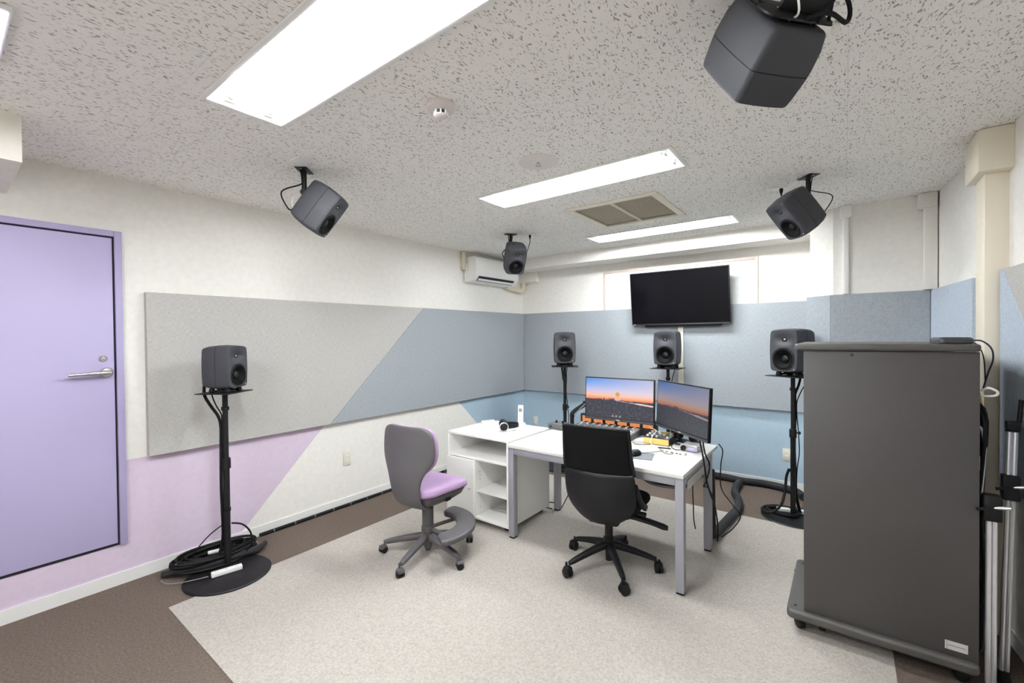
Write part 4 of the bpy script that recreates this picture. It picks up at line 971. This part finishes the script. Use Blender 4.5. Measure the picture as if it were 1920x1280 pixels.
# usb hub, silver interface, second headphones, pen, loose cords
t = on_desk('usb_hub', 'white long hub with sockets near the turned monitor', 'hub', -0.93, 3.075, -8)
bm = B(); box(bm, (-0.075, -0.018, 0.0005), (0.075, 0.018, 0.018), 0.003); hb = obj('hub_case', bm, PLASW, t, local=True)
for xx in (-0.05, -0.015, 0.02, 0.045):
    b_ = B(); box(b_, (xx-0.008, -0.0187, 0.006), (xx+0.008, -0.0182, 0.012)); obj('port', b_, BLACKP, hb, local=True)
t = on_desk('sound_interface', 'silver box with a round knob and violet light behind the turned monitor', 'sound equipment', -0.865, 3.235, -8)
bm = B(); box(bm, (-0.06, -0.05, 0.002), (0.06, 0.07, 0.042), 0.004); obj('case', bm, mat('interface_silver', (205, 205, 206), 0.35, 0.5), t, local=True)
b_ = B(); lathe(b_, [(0.018, 0), (0.017, 0.014), (0, 0.015)], 20, T(-0.034, -0.0502, 0.022) @ RX(90)); obj('knob', b_, BLACKP, t, local=True)
b_ = B(); box(b_, (0.0, -0.0512, 0.014), (0.04, -0.0502, 0.03)); obj('display', b_, mat('violet_light', (150, 140, 250), 0.5, emit=(140, 130, 255), estr=1.6), t, local=True)
t = on_desk('headset_case', 'low black box with a headset on it behind the effects box', 'box', -0.935, 3.385, -6)
bm = B(); box(bm, (-0.07, -0.05, 0.001), (0.07, 0.05, 0.028), 0.004); obj('case', bm, BLACKP, t, local=True)
b_ = B(); box(b_, (-0.055, -0.0512, 0.010), (-0.01, -0.0502, 0.018)); obj('name_plate', b_, SILVER, t, local=True)
def headphones(label, loc, rz, cols):
    t = thing('headphones', label, 'headphones', loc, (0, 0, R(rz)))
    bm = B(); pts = [Vector((0.078*math.cos(a), 0.0, 0)) + Vector((0, 0.115*math.sin(a), 0.038+0.004*math.sin(a))) for a in [R(10+160*k/16) for k in range(17)]]
    rings = []
    for p, a in zip(pts, [R(10+160*k/16) for k in range(17)]):
        n_ = Vector((math.cos(a), math.sin(a), 0)); rings.append([p+n_*0.003+Vector((0, 0, 0.015)), p+n_*0.003-Vector((0, 0, 0.015)), p-n_*0.003-Vector((0, 0, 0.015)), p-n_*0.003+Vector((0, 0, 0.015))])
    loft(bm, rings); obj('headband', bm, BLACKP, t, local=True)
    for s, c_ in ((-1, cols[0]), (1, cols[1])):
        M_ = T(s*0.062, -0.012, 0.040) @ RY(90*s)
        bm = B(); lathe(bm, [(0.036, -0.002), (0.039, 0.004), (0.036, 0.016), (0.022, 0.024), (0, 0.025)], 28, M_); cu = obj('ear_cup', bm, BLACKP, t, local=True)
        bm = B(); lathe(bm, [(0.0375, 0.0165), (0.039, 0.018), (0.032, 0.0215)], 28, M_, cap=False); obj('ring', bm, c_, cu, local=True)
        bm = B(); lathe(bm, [(0.022, -0.002), (0.036, -0.004), (0.038, -0.012), (0.030, -0.022), (0.018, -0.020), (0.016, -0.006)], 28, M_); obj('ear_pad', bm, mat('ear_pad_black', (24, 24, 26), 0.7), cu, local=True)
    return t
headphones('black headphones with a blue ring on the white cabinet top', (-2.325, 2.965, KZ1+0.0015), -50, (mat('ring_blue', (46, 84, 190), 0.4), SILVER))
headphones('black headphones lying on the low box behind the effects box', (-0.935, 3.385, DZT+0.0295), -20, (CAP, CAP))
bm = B(); tube(bm, [(-1.075, 3.16, DZT+0.0045), (-0.99, 3.175, DZT+0.0045)], 0.004, 8); tag(obj('pen', bm, BLACKP), 'thin black pen lying in front of the effects box', 'pen')
tag(cable('audio_cable', [(-1.06, 3.155, DZT+0.003), (-1.03, 3.09, DZT+0.0025), (-0.98, 3.035, DZT+0.0025), (-0.945, 3.04, DZT+0.003), (-0.935, 3.055, DZT+0.008)], 0.0018), 'thin dark cord curving to the white hub', 'cord')
tag(cable('audio_cable', [(-1.02, 3.30, DZT+0.003), (-0.995, 3.22, DZT+0.003), (-0.95, 3.17, DZT+0.003), (-0.91, 3.175, DZT+0.012)], 0.003), 'black cord between the headset box and the silver box', 'cord')
tag(cable('audio_cable', [(-1.24, 3.43, DZT+0.09), (-1.205, 3.40, DZT+0.085), (-1.15, 3.34, DZT+0.083), (-1.145, 3.24, DZT+0.06), (-1.14, 3.21, DZT+0.006), (-1.05, 3.18, DZT+0.004)], 0.003, PLASW), 'white cord hanging over the effects box', 'cord')
tag(cable('audio_cable', [(-1.29, 3.22, DZT+0.003), (-1.245, 3.17, DZT+0.003), (-1.19, 3.19, DZT+0.003), (-1.15, 3.23, DZT+0.003)], 0.002), 'thin dark cord between the console and the effects box', 'cord')

# phone and power strip on the cabinet
t = thing('cordless_phone', 'white cordless phone standing in its charging cradle', 'telephone', (-2.315, 3.175, KZ1), (0, 0, R(22)))
bm = B(); loft(bm, [[Vector((p[0]*s, p[1]*s, z)) for p in rrect(0.085, 0.085, 0.02, 4)] for s, z in ((1, 0.0005), (1.0, 0.014), (0.85, 0.026), (0.7, 0.03))]); obj('cradle', bm, PLASW, t, local=True)
bm = B(); box(bm, (-0.024, -0.012, 0.0), (0.024, 0.012, 0.165), 0.008, M=T(0, 0.0, 0.020) @ RX(-8)); hs = obj('handset', bm, PLASW, t, local=True)
Mh = T(0, 0.0, 0.020) @ RX(-8)
bm = B(); box(bm, (-0.015, -0.0128, 0.105), (0.015, -0.0119, 0.135), M=Mh); obj('display', bm, mat('phone_lcd', (120, 125, 110), 0.3), hs, local=True)
for a in range(3):
    for b in range(4):
        b_ = B(); box(b_, (-0.014+a*0.011, -0.0132, 0.035+b*0.014), (-0.008+a*0.011, -0.0119, 0.041+b*0.014), M=Mh); obj('key', b_, mat('phone_key', (170, 172, 176), 0.5), hs, local=True)
def power_strip(label, loc, rz, n=3, L=0.16, cord=None, parent_scale=1):
    t = thing('power_strip', label, 'power strip', loc, (0, 0, R(rz)))
    bm = B(); box(bm, (-L/2, -0.02, 0.0005), (L/2, 0.02, 0.028), 0.004); cs = obj('strip_case', bm, PLASW, t, local=True)
    for i in range(n):
        xx = -L/2+L*(i+0.5)/n
        b_ = B()
        for q in (-1, 1): box(b_, (xx+q*0.006-0.0012, -0.004, 0.0279), (xx+q*0.006+0.0012, 0.004, 0.0286))
        obj('slot', b_, BLACKP, cs, local=True)
    if cord: cable('power_cord', cord, 0.0028, mat('cord_grey', (128, 126, 124), 0.6), t, 6, True)
    return t
power_strip('white power strip on the white cabinet top', (-2.63, 3.10, KZ1), 62, 3, 0.12, [(0.06, 0, 0.015), (0.10, 0.0, 0.02), (0.14, -0.03, 0.004), (0.17, -0.07, 0.004), (0.13, -0.10, 0.004)])
power_strip('white power strip on the base of the stand near the door', (-3.20, 1.14, 0.0205), 78, 3, 0.17, [(-0.10, 0, 0.012), (-0.14, 0.01, 0.01), (-0.22, 0.04, 0.005), (-0.30, 0.09, 0.002), (-0.33, 0.16, 0.004)])
power_strip('white power strip on the base of the stand behind the rack', (-0.37, 4.40, 0.0168), 14, 3, 0.20)

# ------------------------------------------------------------------ equipment rack
RX0, RX1, RY0, RY1 = -0.167, 0.457, 2.676, 3.27
t = thing('equipment_rack', 'tall dark grey equipment rack on castors', 'rack', ((RX0+RX1)/2, (RY0+RY1)/2, 0))
def rbx(name, a, b, m, bev=0.003, par=None):
    bm = B(); box(bm, a, b, bev); return obj(name, bm, m, par or t)
bm = B(); prism(bm, [(x, y, 0.075) for x, y in rrect(0.70, 0.64, 0.03, 5, (RX0+RX1)/2-0.036, (RY0+RY1)/2-0.008)], (0, 0, 0.045)); o = obj('base', bm, RACKT, t)
bv = o.modifiers.new('bev', 'BEVEL'); bv.width = 0.012; bv.segments = 3; bv.limit_method = 'ANGLE'; bv.angle_limit = R(60)
sp = rbx('side_panel', (RX0, RY0, 0.1205), (RX1, RY0+0.02, 1.452), RACKG, 0.002); rbx('side_panel', (RX0, RY1-0.02, 0.1205), (RX1, RY1, 1.452), RACKG, 0.002)
bm = B(); prism(bm, [(x, y, 1.4535) for x, y in rrect(0.665, 0.63, 0.02, 5, (RX0+RX1)/2-0.018, (RY0+RY1)/2-0.004)], (0, 0, 0.032)); o = obj('top', bm, RACKT, t)
bv = o.modifiers.new('bev', 'BEVEL'); bv.width = 0.010; bv.segments = 3; bv.limit_method = 'ANGLE'; bv.angle_limit = R(60)
for k in range(14):
    z0 = 0.15+k*0.0915
    rbx('equipment_unit', (RX0+0.012, RY0+0.021, z0), (RX1-0.10, RY1-0.021, z0+0.086), mat('unit_black', (30, 30, 33), 0.45), 0.002)
for (cx_, cy_) in ((RX0-0.02, RY0+0.04), (RX1-0.05, RY0+0.04), (RX0-0.02, RY1-0.04), (RX1-0.05, RY1-0.04)):
    bm = B(); lathe(bm, [(0.024, -0.016), (0.031, -0.012), (0.031, 0.012), (0.024, 0.016)], 20, T(cx_, cy_, 0.0358) @ RZ(35) @ RY(90)); box(bm, (cx_-0.025, cy_-0.025, 0.06), (cx_+0.025, cy_+0.025, 0.0745), 0.003); wh = obj('castor', bm, BLACKP, t)
bm = B(); lathe(bm, [(0.014, 0), (0.014, 0.03), (0.02, 0.034), (0.02, 0.04)], 14, T(RX0+0.075, RY0+0.03, 0.035)); obj('levelling_foot', bm, BLACKP, t)
bm = B(); box(bm, (0.352, RY0-0.0012, 0.148), (0.424, RY0-0.0001, 0.186)); lb = obj('label_card', bm, mat('label_paper', (196, 194, 192), 0.6), sp)
bm = B(); box(bm, (0.362, RY0-0.0018, 0.166), (0.418, RY0-0.0013, 0.169)); box(bm, (0.358, RY0-0.0018, 0.150), (0.3595, RY0-0.0013, 0.184)); obj('print_line', bm, mat('print_grey', (120, 118, 116), 0.6), lb)
bm = B(); lathe(bm, [(0.0075, 0), (0.006, 0.003), (0, 0.003)], 16, T(0.028, RY0-0.0001, 1.432) @ RX(90)); obj('screw', bm, mat('screw_dark', (60, 58, 58), 0.3, 0.8), sp)
bm = B(); lathe(bm, [(0.0035, 0), (0.0035, 0.006), (0, 0.006)], 10, T(RX0-0.072, RY0+0.46, 0.105) @ RY(-90)); obj('stud', bm, BLACKP, t)
for yy in (RY0+0.03, RY1-0.05):
    bm = B(); lathe(bm, [(0.006, 0), (0.006, 0.002), (0, 0.002)], 12, T(RX0-0.038, yy, 0.1203)); obj('screw', bm, BLACKP, t)
# cables out of the back of the rack
cols = [RUBBER]*4 + [mat('cable_yellow', (206, 180, 110), 0.5), mat('cable_green', (70, 120, 90), 0.5), mat('cable_white', (215, 215, 215), 0.5), RUBBER]
rng = random.Random(3)
for k in range(30):
    zt_ = rng.uniform(0.55, 1.36); zb_ = rng.uniform(0.14, max(0.2, zt_-0.25)); y_ = rng.uniform(RY0+0.03, RY0+0.30); dx = rng.uniform(0.015, 0.045)
    cable('cable', [(RX1-0.10, y_, zt_), (RX1-0.02, y_+0.01, zt_+0.01), (RX1+dx, y_+rng.uniform(-.03, .03), zt_-0.05), (RX1+dx*rng.uniform(.3, 1), y_+rng.uniform(-.04, .04), (zt_+zb_)/2), (RX1+dx*rng.uniform(.2, .9), y_+rng.uniform(-.04, .04), zb_+0.05), (RX1-0.09, y_, zb_)], rng.choice((0.0035, 0.005, 0.006)), rng.choice(cols), t, 5)
cable('cable', [(RX1+0.01, 2.72, 1.285), (RX1+0.03, 2.70, 1.30), (RX1+0.055, 2.70, 1.285), (RX1+0.05, 2.71, 1.268), (RX1+0.01, 2.72, 1.262)], 0.005, PLASW, t)
bm = B(); loft(bm, [[Vector((RX1+0.012+p[0], 2.78+p[1], z)) for p in rrect(w_, 0.09, 0.012, 3)] for z, w_ in ((1.0, 0.03), (1.05, 0.05), (1.15, 0.055), (1.21, 0.035))]); obj('cable_bundle', bm, RUBBER, t)
bm = B(); loft(bm, [[Vector((RX1+0.010+p[0], 2.80+p[1], z)) for p in rrect(w_, 0.12, 0.012, 3)] for z, w_ in ((0.14, 0.035), (0.35, 0.05), (0.6, 0.045), (0.82, 0.02))]); obj('cable_bundle', bm, RUBBER, t)

t = thing('network_router', 'flat black router on top of the equipment rack', 'router', (0.385, 2.80, 1.4865), (0, 0, R(6)))
bm = B(); loft(bm, [[Vector((p[0]*s, p[1]*s, z)) for p in rrect(0.115, 0.17, 0.018, 4)] for s, z in ((0.96, 0.0), (1.0, 0.005), (0.98, 0.020), (0.86, 0.028))]); obj('router_case', bm, mat('router_black', (56, 55, 58), 0.5), t, local=True)
cable('router_cord', [(0.057, -0.02, 0.012), (0.09, -0.03, 0.012), (0.118, -0.04, -0.02), (0.122, -0.045, -0.07), (0.105, -0.05, -0.13), (0.09, -0.05, -0.2)], 0.0035, mat('cord_navy', (34, 38, 60), 0.5), t, 6, True)
cable('router_cord', [(0.057, 0.02, 0.01), (0.085, 0.0, -0.005), (0.10, -0.02, -0.06), (0.10, -0.04, -0.16)], 0.0022, RUBBER, t, 6, True)

# ------------------------------------------------------------------ folded stands behind the rack
def folded_stand(label, x, y, x2, y2, ztop, zclamp, head):
    t = thing('folded_tripod', label, 'tripod', (x, y, 0))
    d = Vector((x2-x, y2-y, ztop))
    def at_(z): return Vector((x, y, 0)) + d*(z/ztop)
    for k, off in enumerate(((-0.0085, 0.0), (0.0085, 0.004))):
        bm = B(); tube(bm, [at_(0.03)+Vector((off[0], off[1], 0)), at_(zclamp)+Vector((off[0], off[1], 0))], 0.0095, 10); obj('leg', bm, mat('aluminium', (214, 214, 218), 0.3, 0.75), t)
    bm = B(); tube(bm, [at_(0.03)+Vector((0.0, 0.018, 0)), at_(zclamp)+Vector((0, 0.018, 0))], 0.0095, 10); obj('leg', bm, BLACK, t)
    bm = B(); tube(bm, [at_(0.0005), at_(0.05)], [0.026, 0.020], 12); obj('rubber_foot', bm, BLACKP, t)
    bm = B(); box(bm, (-0.028, -0.026, 0), (0.028, 0.026, 0.11), 0.008, M=T(*at_(zclamp-0.06))); cl = obj('spider_clamp', bm, BLACKP, t)
    for s in (-1, 1):
        bm = B(); tube(bm, [at_(zclamp)+Vector((0, -0.02, 0.0)), at_(zclamp)+Vector((0.05*s, -0.035, 0.012*s))], 0.007, 10); obj('clamp_lever', bm, BLACKP if s < 0 else SILVER, cl)
    if head:
        for k, off in enumerate((-0.0085, 0.0085)):
            bm = B(); tube(bm, [at_(zclamp+0.04)+Vector((off, 0, 0)), at_(ztop-0.07)+Vector((off, 0, 0))], 0.009, 10); obj('extension', bm, mat('aluminium', (214, 214, 218), 0.3, 0.75), t)
        bm = B(); lathe(bm, [(0.024, 0), (0.024, 0.006)], 18, T(*at_(ztop-0.07))); box(bm, (-0.022, -0.02, 0.006), (0.022, 0.02, 0.045), 0.005, M=T(*at_(ztop-0.07))); hd = obj('tripod_head', bm, BLACKP, t)
        bm = B(); tube(bm, [at_(ztop-0.03)+Vector((0.018, 0, 0)), at_(ztop+0.07)+Vector((0.022, 0, 0))], 0.008, 10); obj('pan_handle', bm, BLACKP, hd)
    return t
folded_stand('folded silver tripod with a black head between rack and panel', 0.556, 2.82, 0.590, 2.86, 1.17, 0.86, True)
folded_stand('shorter folded silver tripod close behind the equipment rack', 0.492, 2.68, 0.497, 2.70, 0.90, 0.80, False)

# ------------------------------------------------------------------ floor cables
tag(cable('cable_conduit', [(XL+0.022, 1.52, 0.014), (XL+0.022, 2.2, 0.014), (XL+0.022, 3.2, 0.014), (XL+0.022, 4.2, 0.014), (XL+0.024, 4.95, 0.014)], 0.0135, RUBBER, None, 4, seg=10), 'black cable run along the white baseboard of the long wall', 'cable')
cr_ = bpy.data.objects['cable_conduit']
for k in range(18):
    yy = 1.62+k*0.17
    bm = B(); tube(bm, [(XL+0.022, yy, 0.014), (XL+0.022, yy+0.008, 0.014)], 0.0145, 10); obj('cable_tie', bm, mat('tie_grey', (120, 120, 122), 0.5), cr_)
def sleeve(label, pts, r_):
    o = finish('cable_sleeve', tube(B(), spline(pts, 6), r_, 12), SLEEVE); return tag(o, label, 'cable sleeve')
sleeve('thick black cable sleeve running along the blue wall', [(-1.75, 5.02, 0.036), (-1.35, 5.02, 0.036), (-1.0, 5.015, 0.036), (-0.84, 4.99, 0.037), (-0.65, 5.015, 0.038), (-0.48, 4.99, 0.036), (-0.36, 4.93, 0.036), (-0.30, 4.80, 0.036)], 0.034)
sleeve('thick black cable sleeve bending from the blue wall to the desk leg', [(-0.85, 4.93, 0.036), (-0.85, 4.75, 0.036), (-0.825, 4.55, 0.036), (-0.765, 4.38, 0.036), (-0.735, 4.15, 0.039), (-0.745, 3.95, 0.040), (-0.765, 3.7, 0.041), (-0.775, 3.48, 0.06), (-0.775, 3.40, 0.18), (-0.775, 3.385, 0.40), (-0.78, 3.39, 0.56)], 0.034)
# coil of cable on the left stand base
def coil(label, cx, cy, z, r0_, r1_, turns, rr, zr, m=RUBBER, squash=1.0, rot=0.0):
    t = thing('cable_coil', label, 'cable', (cx, cy, 0))
    g = random.Random(int(cx*100) & 255)
    for k in range(turns):
        ra = r0_+(r1_-r0_)*g.random(); zz = z+zr*k/max(1, turns-1); ox, oy = g.uniform(-.012, .012), g.uniform(-.012, .012)
        pts = []
        for q in range(28):
            a = 2*PI*q/28; px, py = ra*math.cos(a), ra*squash*math.sin(a); c_, s_ = math.cos(R(rot)), math.sin(R(rot))
            pts.append((cx+ox+px*c_-py*s_, cy+oy+px*s_+py*c_, zz+0.006*math.sin(a*2+k)))
        finish('cable_loop', tube(B(), pts, rr, 6, closed=True), m, t)
    return t
coil('large coil of black cable on the stand base near the door', -3.455, 1.16, 0.028, 0.17, 0.255, 16, 0.0075, 0.065, RUBBER, 0.52, 88)
coil('black cable loop on the stand base behind the rack', -0.42, 4.33, 0.032, 0.10, 0.125, 2, 0.010, 0.012, RUBBER, 0.85, 20)
coil('coil of black cable on the stand base under the television', -1.49, 4.62, 0.032, 0.10, 0.17, 7, 0.009, 0.06, RUBBER, 0.9, 0)
coil('coil of black cable on the stand base in the back corner', -2.55, 4.38, 0.032, 0.08, 0.13, 4, 0.008, 0.03, RUBBER, 0.9, 0)
# velcro roll and bags lying with the coil near the door
tag(finish('cable_sleeve', tube(B(), spline([(-3.50, 0.88, 0.025), (-3.42, 0.96, 0.045), (-3.36, 1.08, 0.048), (-3.34, 1.27, 0.048), (-3.34, 1.38, 0.04), (-3.42, 1.47, 0.03)], 6), [0.02]*4+[0.024]*23+[0.018]*4, 10), SLEEVE), 'short black cable sleeve across the stand base near the door', 'cable sleeve')
tag(cable('power_cable', [(-3.316, 1.165, 0.30), (-3.36, 1.10, 0.24), (-3.44, 1.05, 0.14), (-3.46, 1.04, 0.085), (-3.40, 1.10, 0.075), (-3.33, 1.14, 0.09)], 0.004), 'thin black cable looping from the pole into the coil near the door', 'cable')
tag(cable('power_cable', [(-3.318, 1.214, 0.29), (-3.29, 1.27, 0.27), (-3.265, 1.31, 0.21), (-3.27, 1.32, 0.12), (-3.31, 1.30, 0.07)], 0.006), 'thicker black cable arching beside the pole near the door', 'cable')
bm = B(); tube(bm, [(-3.42, 1.11, 0.098), (-3.375, 1.17, 0.108)], 0.012, 10); o = tag(obj('white_plug', bm, PLASW), 'white plug connector lying on the cable coil', 'plug')
# cables hanging at the right end of the desk
tag(cable('desk_cable', [(-0.80, 3.13, 0.90), (-0.755, 3.05, 0.80), (-0.722, 3.0, 0.70), (-0.715, 3.02, 0.60), (-0.715, 3.12, 0.48), (-0.715, 3.25, 0.35), (-0.716, 3.34, 0.18), (-0.725, 3.37, 0.06)], 0.0055), 'thick black cable hanging from the turned monitor past the desk end', 'cable')
tag(cable('desk_cable', [(-0.74, 3.03, 0.86), (-0.727, 3.04, 0.76), (-0.722, 3.14, 0.66), (-0.722, 3.05, 0.58), (-0.725, 2.99, 0.56), (-0.724, 3.10, 0.52), (-0.722, 3.26, 0.40)], 0.0045), 'black cable looped beside the side plate of the desk', 'cable')
tag(cable('desk_cable', [(-0.74, 3.49, 0.73), (-0.715, 3.50, 0.68), (-0.72, 3.46, 0.58), (-0.715, 3.45, 0.42), (-0.66, 3.55, 0.28), (-0.62, 3.62, 0.18), (-0.66, 3.56, 0.10), (-0.72, 3.48, 0.05)], 0.004), 'thin black cable bowing out behind the desk leg', 'cable')
tag(cable('desk_cable', [(-0.86, 3.27, 0.60), (-0.865, 3.265, 0.45), (-0.862, 3.27, 0.30), (-0.86, 3.27, 0.22), (-0.85, 3.275, 0.15)], 0.004), 'thin black cable hanging beside the rear desk leg', 'cable')
tag(cable('desk_cable', [(-1.93, 3.42, 0.60), (-1.90, 3.40, 0.50), (-1.86, 3.36, 0.36), (-1.90, 3.33, 0.20), (-1.97, 3.32, 0.05), (-2.02, 3.36, 0.012), (-2.12, 3.42, 0.010), (-2.20, 3.38, 0.010), (-2.17, 3.30, 0.010), (-2.06, 3.29, 0.010)], 0.004), 'thin black cable dropping to the floor at the rear desk leg', 'cable')

# thick cable drooping from the pole of the stand behind the rack onto its base
tag(cable('power_cable', [(-0.372, 4.345, 0.40), (-0.392, 4.335, 0.33), (-0.40, 4.31, 0.22), (-0.42, 4.25, 0.12), (-0.48, 4.20, 0.055), (-0.555, 4.25, 0.034), (-0.56, 4.36, 0.034), (-0.47, 4.45, 0.034), (-0.34, 4.46, 0.034), (-0.27, 4.42, 0.034)], 0.0105, RUBBER, None, 8, seg=8), 'thick black cable drooping in a loop onto the stand base behind the rack', 'cable')
